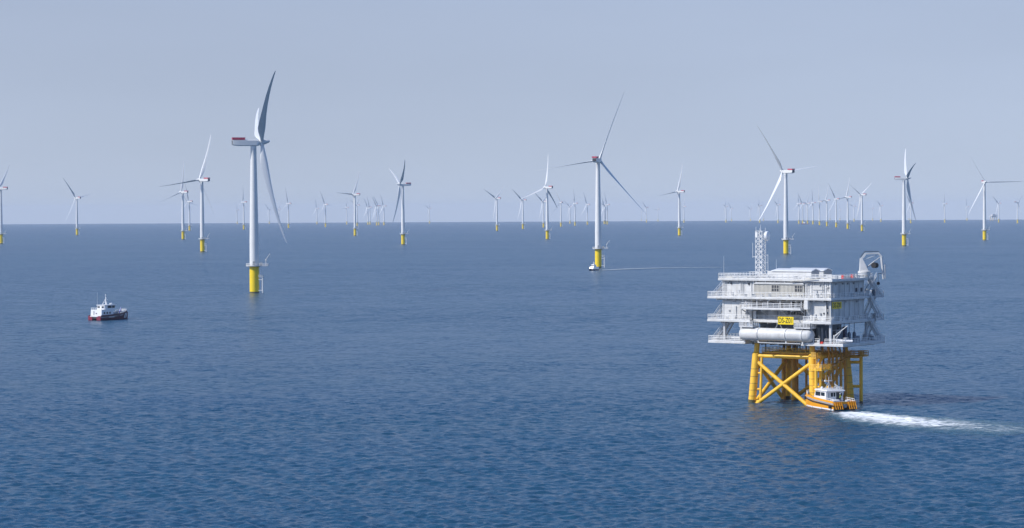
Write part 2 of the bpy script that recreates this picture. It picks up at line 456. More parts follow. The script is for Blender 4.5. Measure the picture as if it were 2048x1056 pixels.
    MB().tube((0.8, 4.4, 1.7), (0.8, 4.4, 4.2), 0.05, n=6).tube((0.5, 4.4, 4.0), (1.1, 4.4, 4.0), 0.04, n=5).build('weather_mast', M['grey'], no)
    hub = MB().lathe([(1.55, -3.4), (1.7, -3.7), (1.75, -4.6), (1.72, -5.6), (1.5, -6.6), (1.15, -7.8), (0.8, -8.9), (0.45, -9.35), (0.1, -9.5)], 'y', 28)
    for k in range(3):
        a = 2 * math.pi * k / 3
        hub.tube((0, -4.7, 0), (1.9 * math.sin(a), -4.7, 1.9 * math.cos(a)), 1.22, n=20)
    ho_ = hub.build('hub', M['turbine'], t)
    ho_.rotation_mode = 'YXZ'
    bm_ = blade_mesh(30)
    for k in range(3):
        b = bm_.build('blade', M['blade'], ho_)
        b.location = (0, -4.7, 0); b.rotation_euler = (0, 2 * math.pi * k / 3, 0)
        if k == 0: keep = b.data
        else: b.data = keep
    return t

def children(o): return [c for c in bpy.data.objects if c.parent == o]
def copy_tree(o, kids, parent=None):
    c = o.copy(); col.objects.link(c); c.parent = parent
    for ch in kids.get(o, ()): copy_tree(ch, kids, c)
    return c

TURB = [  # photo column, distance, hub height, heading of the rotor, rotor angle, label
    (508, 1441, 86.0, 96, 69, 'largest and nearest turbine, nacelle pointing left with red railings, tall dark blade above'),
    (1196.3, 2062, 88.3, 166, 99, 'tall centre turbine seen from behind, red box on its nacelle, white boat at its foot'),
    (1571.8, 2697, 88.4, -138, 36, 'large turbine rising behind the substation roof, its white blade slanting down to the lattice mast'),
    (404.5, 3077, 87.4, -136, 99, 'tall turbine directly left of the largest turbine, with a white collar over its yellow base'),
    (1808, 3349, 88.9, 96, 48, 'tall turbine right of the substation, nacelle pointing left, white blade straight up'),
    (806, 3704, 88.5, -77, 54, 'turbine right of the faint row whose long blade slants down left of its tower'),
    (1969, 4018, 91.0, 14, 90, 'tall turbine at the right facing the viewer, one blade level to the right'),
    (2, 4175, 89.8, -118, 72, 'pale turbine cut off by the left edge of the picture'),
    (1094.5, 4390, 90.6, -130, 111, 'turbine left of the big centre tower, with a bright blade bent down to the left'),
    (366, 4749, 88.3, -130, 111, 'middle sized turbine just left of the taller one, its blade reaching far to the left'),
    (1358.7, 5008, 87.5, -122, 99, 'lone clear turbine between centre tower and substation, with a level dark blade to the left'),
    (710, 5368, 87.5, -118, 87, 'turbine with a dark blade pointing level to the left, in front of the faint row'),
    (154, 6013, 87.5, -136, 39, 'turbine standing alone near the left edge, above the dark hulled boat'),
    (1724, 6127, 87.5, -126, 60, 'nearest turbine of the receding row, two blades raised in a wide V'),
    (994, 6801, 87.5, -122, 66, 'leftmost turbine of the middle group, two blades raised in a V'),
    (1695.4, 6967, 87.5, -118, 99, 'second nearest turbine of the receding row behind the substation'),
    (1045.8, 7601, 87.5, -122, 57, 'second turbine from the left in the middle group, white blade hanging beside its tower'),
    (379, 7624, 87.5, -130, 15, 'small turbine showing between two larger turbines left of the largest one'),
    (1672.5, 7860, 87.5, -130, 33, 'third nearest turbine of the receding row behind the substation'),
    (487.5, 8098, 87.5, -122, 117, 'small turbine immediately left of the largest tower'),
    (1087, 8435, 87.5, -118, 60, 'turbine half hidden behind the bright bladed turbine of the middle group'),
    (1653.7, 8576, 87.5, -116, 96, 'fourth nearest turbine of the receding row behind the substation'),
    (577, 9018, 87.5, -126, 12, "small turbine just right of the largest turbine's hanging blade"),
    (1121.8, 9077, 87.5, -154, 24, 'small turbine just right of the bright bladed turbine in the middle group'),
    (1639, 9401, 87.5, -126, 0, 'fifth farthest turbine, the middle one of the receding row'),
    (651, 9854, 87.5, -128, 27, 'small turbine standing alone between the largest turbine and the faint row'),
    (1150, 9862, 87.5, -114, 3, 'small turbine midway between the bright bladed turbine and the big centre tower'),
    (1626, 10272, 87.5, -102, 0, 'fourth farthest turbine of the receding row behind the substation'),
    (714.5, 10501, 87.5, -112, 69, 'pale turbine directly behind the level bladed turbine'),
    (2035, 10557, 87.5, 112, 63, 'small turbine nearest to the right edge of the picture'),
    (1615, 10736, 87.5, -110, 84, 'third farthest turbine of the receding row, a small vessel at its foot'),
    (1174.8, 10824, 87.5, -118, 27, 'small turbine closest to the left side of the big centre tower'),
    (1597.8, 11026, 87.5, -108, 0, 'farthest turbine of the receding row right of the large one behind the substation'),
    (1821.5, 11086, 87.5, -118, 39, 'small turbine behind the drooping blade of the turbine with the upright white blade'),
    (1214.5, 11176, 87.5, -120, 18, 'outermost of three small turbines packed together right of the big centre tower'),
    (753.5, 11176, 87.5, -108, 48, 'left one of a close pair of pale turbines in the faint row'),
    (1605.4, 11319, 87.5, -122, 33, 'second farthest turbine of the receding row behind the substation'),
    (768, 11492, 87.5, -114, 27, 'last pale turbine of the faint row before the slanting bladed turbine'),
    (757.5, 11533, 87.5, -118, 39, 'right one of a close pair of pale turbines in the faint row'),
    (1997.5, 11696, 87.5, -114, 57, 'small turbine right of the tall one that faces the viewer'),
    (1208.5, 11740, 87.5, -94, 54, 'first of three small turbines packed together right of the big centre tower'),
    (1211, 11746, 87.5, -118, 78, 'middle one of three small turbines packed together right of the big centre tower'),
    (1889.5, 11914, 87.5, -100, 105, 'small turbine alone between the two tall ones at the right'),
    (1556, 12115, 87.5, -102, 69, 'faint turbine left of the tower that rises behind the substation'),
    (736, 12393, 87.5, -114, 39, 'faint turbine with a pale blade slanting down left, in the faint row'),
    (1140, 12671, 87.5, -118, 60, 'very faint turbine between two small ones in the middle group'),
    (1519.4, 12785, 87.5, -90, 81, "faint turbine standing right above the substation's lattice mast"),
    (740, 12794, 87.5, -118, 21, 'dimmest turbine of the faint row, only just right of its neighbour'),
    (693.5, 13138, 87.5, -112, 99, 'faint turbine at the left end of the faint row, left of the level bladed turbine'),
    (1368, 13543, 87.5, -118, 96, 'faint turbine close behind the lone clear turbine left of the substation'),
    (1761.8, 13660, 87.5, -104, 63, 'faint turbine right of the receding row with one blade pointing up left'),
    (1452, 13699, 87.5, -96, 81, 'faint turbine above the left end of the substation roof'),
    (634, 14033, 87.5, -106, 12, 'faint turbine with a white blade pointing down left, beside a clearer small turbine'),
    (859, 14432, 87.5, -108, 72, "lone faint turbine in the empty stretch left of the picture's middle"),
    (1708, 14492, 87.5, -118, 75, 'faint turbine just left of the nearest turbine of the receding row'),
    (558, 14600, 87.5, -120, 87, 'faint turbine with one white blade, beside the hanging blade of the largest turbine'),
    (1293, 14714, 87.5, -118, 51, 'faint turbine left of the lone turbine that stands right of the centre tower'),
    (538.5, 15718, 87.5, -118, 48, 'very faint turbine between the largest tower and its hanging blade'),
    (474.5, 15740, 87.5, -102, 99, 'faintest turbine left of the largest turbine, far out on the horizon'),
    (1934, 16074, 87.5, -92, 117, 'very faint turbine left of the tall turbine facing the viewer'),
    (1463, 17285, 87.5, -118, 42, "very faint turbine just right of the one above the substation's left end"),
    (1316, 17894, 87.5, -118, 93, 'very faint turbine just left of the lone turbine right of the centre tower'),
    (1501, 17945, 87.5, -118, 66, "very faint turbine left of the substation's lattice mast"),
    (1745, 18069, 87.5, -118, 96, 'nearly invisible turbine right of the receding row'),
    (1527, 19117, 87.5, -118, 9, 'dimmest turbine beside the top of the lattice mast'),
    (1660, 20977, 87.5, -118, 99, 'nearly invisible turbine between the towers of the receding row, left one of two'),
    (1680, 21090, 87.5, -118, 0, 'nearly invisible turbine between the towers of the receding row, right one of two'),
    (1818, 21887, 87.5, 90, 6, 'hazy turbine seen just right of the tower with the upright white blade'),
    (1283, 23962, 87.5, -118, 102, 'dark speck of a turbine mostly below the horizon, right of the centre tower'),
]
proto = make_turbine()
kids = {}
for o in bpy.data.objects:
    if o.parent: kids.setdefault(o.parent, []).append(o)
feathered = blade_mesh(-8).build('blade', M['blade'])
feathered_mesh = feathered.data; bpy.data.objects.remove(feathered)
idle = blade_mesh(-16).build('blade', M['blade']); idle_mesh = idle.data; bpy.data.objects.remove(idle)
slow = blade_mesh(2).build('blade', M['blade']); slow_mesh = slow.data; bpy.data.objects.remove(slow)
roots = [proto] + [copy_tree(proto, kids) for _ in TURB[1:]]
kidmap = {}
for o in bpy.data.objects:
    if o.parent: kidmap.setdefault(o.parent, []).append(o)
for root, (px, D, hz_, beta, a, label) in zip(roots, TURB):
    root.location = ground_at(px, D)
    tag(root, label, 'wind turbine', 'white wind turbines standing in the sea')
    yaw = R_(beta) - math.atan2(root.location.x, root.location.y)      # heading is given relative to the line of sight
    for c in kidmap[root]:
        n = c.name.split('.')[0]
        if n == 'tower':
            c.scale = (1, 1, (hz_ - 2.05 - 15.65) / (84.9 - 15.65)); c.location = (0, 0, 15.65 - 15.65 * c.scale[2])
        elif n == 'nacelle':
            c.location = (0, 0, hz_); c.rotation_euler = (0, 0, yaw)
        elif n == 'hub':
            c.location = (0, 0, hz_); c.rotation_euler = (R_(-6), R_(a), yaw)
            if px in (508, 806, 1808):                        # stopped, blades fully feathered
                for b in kidmap[c]: b.data = feathered_mesh
            elif px in (1571.8, 1196.3):
                for b in kidmap[c]: b.data = slow_mesh
            elif px in (1094.5, 1724, 1969):
                for b in kidmap[c]: b.data = idle_mesh

# ------------------------------------------------------------------ offshore substation
TH = R_(37)
PORG = (68.33, 590.68, 0.0)
# local axes: u (x) runs along the front from left to right, v (y) runs back, rotated 37 degrees clockwise
plat = empty('offshore_substation', PORG, -TH)
tag(plat, 'white multi deck offshore substation on a yellow braced steel jacket', 'offshore platform')
S = plat
ZC, ZB, ZBB, ZA, ZR = 14.5, 19.6, 22.5, 25.0, 29.0
U0, U1, V0, V1 = -15.7, 13.3, -9.5, 6.0           # walls

# --- jacket
LEGB = {'fl': (-8.75, -8), 'fr': (8.0, -8), 'bl': (-8.75, 8), 'br': (8.75, 8)}
LEGT = {'fl': (-7.7, -7.3), 'fr': (7.2, -7.4), 'bl': (-7.7, 7.3), 'br': (7.6, 7.3)}
def legp(k, z):
    a, b = LEGB[k], LEGT[k]; t = z / 14.0
    return Vector((a[0] + (b[0] - a[0]) * t, a[1] + (b[1] - a[1]) * t, z))
for k in LEGB:
    m = MB(); m.tube(legp(k, -5), legp(k, 11.6), 0.92, 0.92, n=24); m.tube(legp(k, 11.6), legp(k, 12.0), 0.92, 0.62, n=24); m.tube(legp(k, 12.0), legp(k, 14.0), 0.62, 0.62, n=20)
    o = m.build('leg', M['jacket'], S)
    bd = MB(); bd.tube(legp(k, -4.9), legp(k, 0.7), 0.935, n=24)
    bd.build('tide_band', M['tp_wet'], o)
    if k[1] in 'lr' and k in ('fl', 'fr', 'br'):
        mk = MB()
        for z in (1.6, 3.0, 4.6, 6.2, 8.0): mk.lathe([(0.94, -0.04), (0.955, -0.03), (0.955, 0.03), (0.94, 0.04)], n=24, org=legp(k, z))
        mk.build('depth_mark', M['darkpanel'], o)
def brace(p, q, r=0.5, name='brace', mat='jacket'):
    m = MB(); m.tube(p, q, r, n=16); return m.build(name, M[mat], S)
for a, b in (('fl', 'fr'), ('fr', 'br'), ('br', 'bl'), ('bl', 'fl')):
    brace(legp(a, 11.1), legp(b, 11.1), 0.48, 'top_brace')
    brace(legp(a, 10.0), legp(b, -1.2), 0.46)
    brace(legp(b, 10.0), legp(a, -1.2), 0.46)
brace(legp('fl', 11.1), legp('br', 11.1), 0.4, 'top_brace'); brace(legp('fr', 11.1), legp('bl', 11.1), 0.4, 'top_brace')
# riser beside the front left leg, joined by stubs
def riser(u, v, z0, z1, leg, zs, r=0.32, mat='jacket', name='riser', slope=0.0):
    m = MB(); m.tube((u - slope, v, z0), (u, v, z1), r, n=12)
    for z in zs: m.tube((u - slope * (z1 - z) / (z1 - z0), v, z), legp(leg, z), r * 0.85, n=10)
    m.build(name, M[mat], S)
riser(-6.3, -7.5, -3, 10.8, 'fl', (0.4, 3.2, 7.0), slope=0.6)
riser(11.0, 9.0, -3, 12.0, 'br', (3.6, 9.3, 10.6), 0.42)
# cable tubes (J tubes) inside and behind the jacket
for u, v, r in ((-8.2, 5.6, 0.5), (-5.6, 7.4, 0.42), (-3.2, 7.8, 0.3), (-1.9, 7.6, 0.3), (-5.0, 5.0, 0.62), (9.0, -2.6, 0.3), (9.0, -0.9, 0.3), (9.1, 0.8, 0.3), (9.2, 2.6, 0.32), (9.3, 4.6, 0.38), (1.5, 7.8, 0.26), (3.2, 7.8, 0.26)):
    m = MB(); m.tube((u, v, -3), (u, v, 11.6), r, n=10); m.tube((u, v, 11.6), (u * 0.93, v * 0.93, 14.2), r * 0.7, n=10)
    for z in (2.2, 6.4, 10.2): m.lathe([(r + 0.02, -0.12), (r + 0.12, -0.1), (r + 0.12, 0.1), (r + 0.02, 0.12)], n=10, org=(u, v, z))
    m.build('cable_tube', M['jacket_shade_dirt'], S)
for u, v in ((-6.4, -5.6), (-0.2, -3.0), (0.6, -3.0), (1.4, -3.0), (6.0, -1.0), (-4.2, -1.0), (9.5, 1.4), (9.5, 3.6), (3.6, -4.0), (4.6, -3.8)):
    MB().tube((u, v, 11.9), (u, v, 14.3), 0.16, n=8).build('power_cable', M['bluegrey'], S)
# jacket walkway under the cellar deck
wk_ = MB().box(-6.8, 6.6, -6.6, 6.4, 11.75, 11.87)
for k in range(9): wk_.beam((-6.8, -6.2 + k * 1.55, 11.66), (6.6, -6.2 + k * 1.55, 11.66), 0.15, 0.16)
wo_ = wk_.build('walkway', M['jacket_shade_dirt'], S)
MB().rail([(-6.8, -6.6, 11.87), (6.6, -6.6, 11.87), (6.6, 6.4, 11.87), (-6.8, 6.4, 11.87), (-6.8, -6.6, 11.87)], 1.1, 1.6, 0.045).build('railing', M['jacket'], wo_)
wr = MB().box(7.4, 12.6, 5.4, 9.6, 10.72, 10.85); wr.rail([(7.4, 5.4, 10.85), (12.6, 5.4, 10.85), (12.6, 9.6, 10.85), (7.4, 9.6, 10.85)], 1.2, 1.2, 0.06)
wr.build('riser_platform', M['jacket_shade_dirt'], S)
# boat landing at the front right leg
bl_ = MB()
for v in (-10.3, -8.2): bl_.tube((9.9, v, -3), (9.9, v, 8.9), 0.34, n=12); [bl_.tube((9.9, v, z), (8.2, -8 + (v + 9.2) * 0.3, z), 0.22, n=8) for z in (0.8, 4.4, 8.4)]
for v in (-9.55, -8.95): bl_.tube((9.5, v, -2), (9.5, v, 11.8), 0.08, n=6)
for k in range(26): bl_.tube((9.5, -9.55, -1 + k * 0.49), (9.5, -8.95, -1 + k * 0.49), 0.045, n=5)
bl_.build('boat_landing', M['jacket'], S)
bp_ = MB().box(8.6, 11.6, -10.6, -6.0, 8.3, 8.45); bp_.rail([(8.6, -10.6, 8.45), (11.6, -10.6, 8.45), (11.6, -6.0, 8.45), (8.6, -6.0, 8.45)], 1.2, 0.8, 0.055, 4)
bp_.box(8.3, 9.6, -9.7, -7.4, 11.0, 11.12); bp_.rail([(8.3, -9.7, 11.12), (9.6, -9.7, 11.12), (9.6, -7.4, 11.12)], 1.2, 0.7, 0.055, 4)
bp_.beam((9.2, -8.9, 8.4), (9.2, -6.2, 11.1), 0.7, 0.12); bp_.beam((11.4, -8.2, 5.6), (11.4, -8.2, 8.4), 0.12, 0.12)
bp_.build('landing_platform', M['jacket'], S)
acc = MB()
for k in range(4): acc.beam((9.8 + 0.25 * k, -5.6 + 2.7 * k, 8.5 + 0.7 * k), (9.8 + 0.25 * k, -3.0 + 2.7 * k, 9.0 + 0.7 * k), 0.9, 0.14)
acc.rail([(9.6, -6, 9.0), (10.6, 5.4, 11.2)], 1.1, 1.3, 0.05)
acc.build('access_gangway', M['jacket_shade_dirt'], S)

# --- decks
def deck(pieces, z, t=0.42, name='deck', mat='white', rails=()):
    m = MB()
    for (a, b, c, d) in pieces: m.box(a, b, c, d, z - t, z)
    a, b, c, d = pieces[0]
    n = int((b - a) / 2.4)
    for k in range(1, n): x = a + (b - a) * k / n; m.box(x - 0.09, x + 0.09, c + 0.35, d - 0.35, z - t - 0.38, z - t - 0.003)
    o = m.build(name, M[mat], S)
    for pts in rails:
        MB().rail([(p[0], p[1], z) for p in pts], 1.15, 1.45, 0.05, 3).build('railing', M['rail'], o)
    return o
e = 0.08
dC = deck([(-19.3, 17.2, -6.9, 9.4), (-19.3, -9.0, -10.6, -6.903), (6.1, 17.2, -10.6, -6.903)], ZC, 0.5, 'cellar_deck', 'white',
     [[(-19.2, 9.3), (-19.2, -10.5), (-9.1, -10.5), (-9.1, -7.8)], [(6.2, -8.2), (6.2, -10.5), (11.0, -10.5)], [(12.4, -10.5), (17.1, -10.5), (17.1, 9.3)]])
dB = deck([(-19.4, 14.2, -9.3, 9.4), (-19.4, -7.6, -10.8, -9.303), (6.7, 14.2, -10.8, -9.303)], ZB, 0.5, 'main_deck', 'white',
     [[(-19.3, -6.2), (-19.3, -10.7), (-7.7, -10.7)], [(-7.5, -9.2), (6.6, -9.2)], [(6.8, -10.7), (14.1, -10.7), (14.1, 6.2)]])
dA = deck([(-19.3, 14.3, -10.9, 9.4)], ZA, 0.45, 'upper_deck', 'white',
     [[(-19.2, -6.2), (-19.2, -10.8), (14.2, -10.8), (14.2, 6.2)]])
dR = deck([(-16.6, 14.3, -10.4, 9.4)], ZR + 0.35, 0.5, 'roof_deck', 'white',
     [[(-16.5, 9.3), (-16.5, -10.3), (14.2, -10.3), (14.2, 9.3)]])
dBB = deck([(-9.6, 6.6, -11.6, -8.2)], ZBB, 0.35, 'balcony', 'white', [[(-9.5, -8.6), (-9.5, -11.5), (6.5, -11.5), (6.5, -8.6)]])
ch = MB()
for x in (-9.4, -4.2, 1.2, 6.4): ch.beam((x, -11.3, ZBB - 0.4), (x, -8.4, ZBB - 1.6), 0.16, 0.2)
ch.build('balcony_bracket', M['white2'], dBB)

# --- enclosed storeys (walls with set-back bays)
def wallbox(a, b, c, d, z0, z1, mat='white', name='wall'):
    return MB().box(a, b, c, d, z0, z1).build(name, M[mat], S)
seam = MB()
for z in (ZA + 1.3, ZA + 2.6):
    for a, b in ((U0 + 0.2, -11.1), (-10.7, -8.1), (8.5, 11.9)): seam.box(a, b, V0 - 0.035, V0 - 0.002, z, z + 0.06)
for z in (ZB + 1.4, ZB + 2.9):
    for a, b in ((U0 + 0.2, -11.1), (-10.7, -8.1), (8.5, 11.9)): seam.box(a, b, V0 - 0.035, V0 - 0.002, z, z + 0.06)
for k in range(9): seam.box(U1 + 0.002, U1 + 0.04, V0 + 0.9 + k * 1.6, V0 + 0.95 + k * 1.6, ZB + 0.05, ZA - 0.5)
for k in range(9): seam.box(U1 + 0.002, U1 + 0.04, V0 + 0.9 + k * 1.6, V0 + 0.95 + k * 1.6, ZA + 0.05, ZR - 0.2)
seam.box(U0, U1, V0, V1, ZA + 0.002, ZR - 0.16)                                   # upper storey
mid = seam
mid.box(U0, -7.9, V0, V1, ZB + 0.002, ZA - 0.452).box(6.9, U1, V0, V1, ZB + 0.002, ZA - 0.452).box(-7.897, 6.897, -7.2, V1, ZB + 0.002, ZA - 0.452)
mid.build('wall', M['white'], S)
# corner and frame columns standing proud of the walls, thin plate joints between them
for z0, z1 in ((ZA, ZR - 0.16), (ZB, ZA - 0.455)):
    for u in (U0, -10.9, 8.3, 12.1, U1):
        MB().box(u - 0.16, u + 0.16, V0 - 0.16, V0 + 0.16, z0 + 0.004, z1 - 0.003).build('wall_column', M['white'], S)
    for v in (-5.0, -0.5, V1 - 0.05):
        MB().box(U1 - 0.15, U1 + 0.15, v - 0.14, v + 0.14, z0 + 0.004, z1 - 0.003).build('wall_column', M['white'], S)
for u in (-7.9, -7.2, 6.9):
    MB().box(u - 0.13, u + 0.13, -9.72, -9.4, ZA + 0.004, ZR - 0.165).build('wall_column', M['white'], S)
# cable trays and pipes running along the walls
for z, a, b, r in ((ZR - 0.55, U0 + 0.3, -8.1, 0.10), (ZA - 0.85, U0 + 0.3, -8.2, 0.12), (ZR - 0.5, 7.2, U1 - 0.2, 0.09), (ZA - 0.95, 7.2, U1 - 0.2, 0.12), (ZA + 2.1, 8.6, 11.9, 0.06)):
    MB().tube((a, V0 - 0.32, z), (b, V0 - 0.32, z), r, n=8).build('pipe', M['galv'], S)
MB().path([(12.6, V0 - 0.4, ZB + 0.1), (12.6, V0 - 0.4, ZA - 0.5)], 0.12).build('pipe', M['darkpanel'], S)
MB().path([(-10.2, V0 - 0.3, ZA + 0.1), (-10.2, V0 - 0.3, ZR - 0.2)], 0.09).build('pipe', M['galv'], S)
MB().path([(11.5, V0 - 0.35, ZA + 0.1), (11.5, V0 - 0.35, ZR - 0.2)], 0.1).build('pipe', M['grey'], S)

# ribbed cladding block on the upper storey with two louvred openings
cl = MB(); cl.box(-6.8, 6.5, -9.92, V0 - 0.003, ZA + 0.004, ZR - 0.9)
k = -6.7
while k < 6.4:
    if not (-2.3 < k < 0.0 or 4.0 < k < 6.3): cl.box(k, k + 0.16, -10.02, -9.917, ZA + 0.1, ZR - 1.0)
    else: cl.box(k, k + 0.16, -10.02, -9.917, ZA + 0.1, ZA + 1.35)
    k += 0.36
clo = cl.build('ribbed_cladding', M['beige'], S)
MB().prism([(-7.0, ZR - 0.88), (6.7, ZR - 0.88), (6.4, ZR - 0.5), (-6.2, ZR - 0.5)], -10.25, V0 - 0.3).build('cladding_roof', M['white'], clo)
for a in (-2.15, 4.1):
    m = MB().box(a, a + 2.1, -10.0, -9.925, ZA + 1.4, ZA + 2.85); m.build('louvre', M['darkpanel'], S)
    m = MB()
    for x in (a, a + 0.72, a + 1.38, a + 2.02): m.box(x, x + 0.09, -10.08, -9.93, ZA + 1.35, ZA + 2.9)
    for z in (ZA + 1.33, ZA + 2.1, ZA + 2.86): m.box(a - 0.05, a + 2.15, -10.075, -9.935, z, z + 0.07)
    m.build('louvre_frame', M['beige'], S)
# open equipment gallery behind the balcony: a row of coolers, pipes and posts
random.seed(12)
x = -9.0
gal = []
while x < 5.8:
    wd = random.choice((0.7, 0.9, 1.3, 1.7)); h = random.uniform(0.8, 1.7)
    mt = random.choice(('grey', 'bluegrey', 'dark', 'white2', 'galv', 'dark'))
    MB().bbox(x, x + wd, -8.3, -7.35, ZBB + 0.02, ZBB + h).build('cooling_unit', M[mt], S)
    x += wd + random.uniform(0.15, 0.5)
for x in (-8.9, -5.9, -2.9, 0.4, 3.4, 6.1):
    MB().box(x - 0.1, x + 0.1, -10.4, -10.2, ZBB + 0.002, ZA - 0.455).build('gallery_post', M['white2'], S)
for z, y in ((ZBB + 1.9, -8.0), (ZBB + 1.65, -8.9)): MB().tube((-9.2, y, z), (6.2, y, z), 0.09, n=8).build('pipe', M['galv'], S)
# set-back control room with a window band
wb = MB()
for k in range(8): wb.box(0.6 + k * 0.78, 1.2 + k * 0.78, -7.28, -7.203, ZB + 1.35, ZB + 2.2)
wb.build('window_band', M['glass'], S)
MB().box(-2.3, -1.4, -7.28, -7.203, ZB + 0.1, ZB + 2.1).build('door', M['grey'], S)
MB().box(-5.6, -4.7, -7.28, -7.203, ZB + 0.1, ZB + 2.1).build('door', M['white2'], S)
for x in (-7.1, -0.6, 6.2): MB().box(x - 0.14, x + 0.14, -9.1, -8.85, ZB + 0.003, ZBB - 0.36).build('column', M['white2'], S)
for a, b in ((-7.6, -6.9),): MB().box(a, b, -9.25, -8.9, ZB, ZB + 2.6).build('column', M['white'], S)

# big white tank lying in front of the cellar storey
TZ, TV, TR = 16.35, -10.55, 1.5
tk = MB().lathe([(0.2, -10.35), (0.85, -10.22), (1.25, -9.95), (TR, -9.45), (TR, 8.5), (1.25, 9.0), (0.85, 9.27), (0.2, 9.4)], 'x', 40, (0, TV, TZ))
tko = tk.build('storage_tank', M['white'], S)
for u in (-5.0, 2.5, 6.9):
    m = MB().lathe([(TR + 0.01, u - 0.12), (TR + 0.13, u - 0.12), (TR + 0.13, u + 0.12), (TR + 0.01, u + 0.12)], 'x', 40, (0, TV, TZ))
    m.box(u - 0.16, u + 0.16, TV - 0.75, -6.92, TZ - TR - 0.5, TZ - TR + 0.25)
    m.build('tank_saddle', M['white'], tko)
MB().box(-4.8, 6.4, TV - 0.9, TV - 0.72, TZ - TR - 0.5, TZ - TR - 0.32).build('tank_beam', M['white2'], tko)
for a, b in ((-9.9, -6.2), (4.9, 9.2)):
    m = MB().box(a, b, TV - 1.2, TV + 1.5, 17.95, 18.05)
    for x in (a + 0.3, b - 0.3): m.box(x - 0.07, x + 0.07, TV - 0.3, TV + 0.3, 17.7, 17.95)
    po = m.build('tank_platform', M['white2'], S)
    MB().rail([(a, TV + 1.5, 18.05), (a, TV - 1.2, 18.05), (b, TV - 1.2, 18.05), (b, TV + 1.5, 18.05)], 1.15, 0.9, 0.05, 4).build('railing', M['rail'], po)
m = MB().tube((-0.8, TV, 17.7), (-0.1, TV, 18.9), 0.1).tube((1.1, TV, 17.7), (0.4, TV, 18.9), 0.1).box(-0.3, 0.6, TV - 0.3, TV + 0.3, 18.8, 18.95)
m.build('tank_bracket', M['grey'], S)
# columns between cellar deck and main deck
for u, v in ((-15.4, -9.4), (-10.7, -9.4), (13.4, -9.6), (-15.4, 7.5), (-10.7, 7.5), (0, 8.5), (13.2, 7.5), (-15.4, 0)):
    MB().box(u - 0.26, u + 0.26, v - 0.26, v + 0.26, ZC + 0.003, ZB - 0.503).build('column', M['white2'], S)
m = MB().beam((-15.4, 0.2, ZB - 0.7), (-11.9, 7.3, ZC + 0.2), 0.25, 0.25); m.build('diagonal_stay', M['grey'], S)
# machinery inside the open cellar storey
random.seed(5)
MB().box(-8.4, 8.0, -4.8, 5.0, ZC + 0.01, ZB - 0.9).build('transformer_room', M['bluegrey'], S)
for k in range(16):
    u = -7.8 + k * 1.28 if k < 12 else 9.0 + (k - 12) * 1.0
    h = random.uniform(1.5, 3.8); v = random.uniform(-7.8, -6.0) if k < 12 else random.uniform(-5, 4)
    MB().bbox(u, u + random.uniform(0.6, 1.1), v, v + 1.0, ZC + 0.02, ZC + h).build('machine_cabinet', M[random.choice(('dark', 'bluegrey', 'dark', 'navy'))], S)
for k in range(10):
    u = 4.8 + k * 0.95; z = ZC + random.uniform(2.6, 4.2)
    MB().path([(u, -6.8 + random.random(), ZC + 0.1), (u, -6.8, z), (u + random.uniform(-1.5, 1.5), -5.5, z + 0.2)], random.choice((0.12, 0.18, 0.26)), 8).build('pipe', M[random.choice(('dark', 'bluegrey', 'grey'))], S)
for v in (-3.5, -1.2, 1.2, 3.6):
    m = MB().lathe([(0.35, 0), (0.42, 0.1), (0.42, 1.9), (0.25, 2.2), (0.12, 2.3)], n=14, org=(12.2, v, ZC + 0.02)); m.tube((12.2, v, ZC + 2.2), (12.2, v, ZB - 0.7), 0.08)
    m.build('pressure_vessel', M['bluegrey'], S)
# cellar deck items in the light
for a, c, wd, h, mt in ((-18.6, -9.8, 1.5, 0.8, 'white'), (-16.6, -9.6, 1.2, 1.0, 'grey'), (-13.4, -9.9, 2.6, 0.95, 'white'), (-10.0, -9.0, 0.7, 1.5, 'darkpanel'), (14.6, -9.4, 1.0, 1.2, 'white2'), (15.9, -8.2, 0.9, 1.5, 'grey'), (16.0, -3.0, 0.8, 1.7, 'bluegrey')):
    MB().bbox(a, a + wd, c, c + 1.1, ZC + 0.02, ZC + h, 0.08).build('deck_box', M[mt], S)
for u, v in ((11.3, -9.9), (13.3, -9.2)):
    MB().lathe([(0.45, 0), (0.45, 0.35), (0.2, 0.5)], n=16, org=(u, v, ZC + 0.02)).build('life_raft_drum', M['lifered'], S)
m = MB().tube((14.6, -10.0, ZC + 0.01), (14.6, -10.0, ZC + 2.1), 0.22, n=10).tube((14.6, -10.0, ZC + 1.8), (17.8, -9.5, ZC + 4.3), 0.17, 0.1, n=8).tube((14.7, -10.0, ZC + 0.9), (16.4, -9.7, ZC + 3.1), 0.07, n=6)
m.build('davit_crane', M['white'], S)
MB().tube((15.2, -10.3, ZC + 0.75), (18.6, -8.6, ZC + 0.75), 0.3, n=12).build('rescue_capsule', M['bwhite'], S)

# cabinets and lamps on the walls
MB().bbox(7.1, 8.2, -10.95, -9.55, ZBB - 0.1, ZBB + 2.0, 0.1).build('wall_cabinet', M['white'], S)
random.seed(9)
for u, z, wd, h, mt in ((-13.6, ZR - 1.0, 0.35, 0.6, 'darkpanel'), (-11.6, ZA + 0.9, 0.5, 0.7, 'white2'), (9.4, ZA + 1.0, 0.5, 0.7, 'white2'), (10.4, ZR - 1.1, 0.4, 0.3, 'grey'), (9.0, ZB + 0.9, 0.6, 0.8, 'white2'), (10.6, ZB + 1.5, 0.35, 0.5, 'grey'), (-13.0, ZA - 1.2, 0.9, 0.12, 'grey'), (-9.4, ZB + 1.7, 0.5, 0.5, 'white2'), (-14.2, ZB + 2.0, 0.4, 0.3, 'white2')):
    MB().bbox(u, u + wd, V0 - 0.28, V0 - 0.004, z, z + h, 0.03).build('junction_box', M[mt], S)
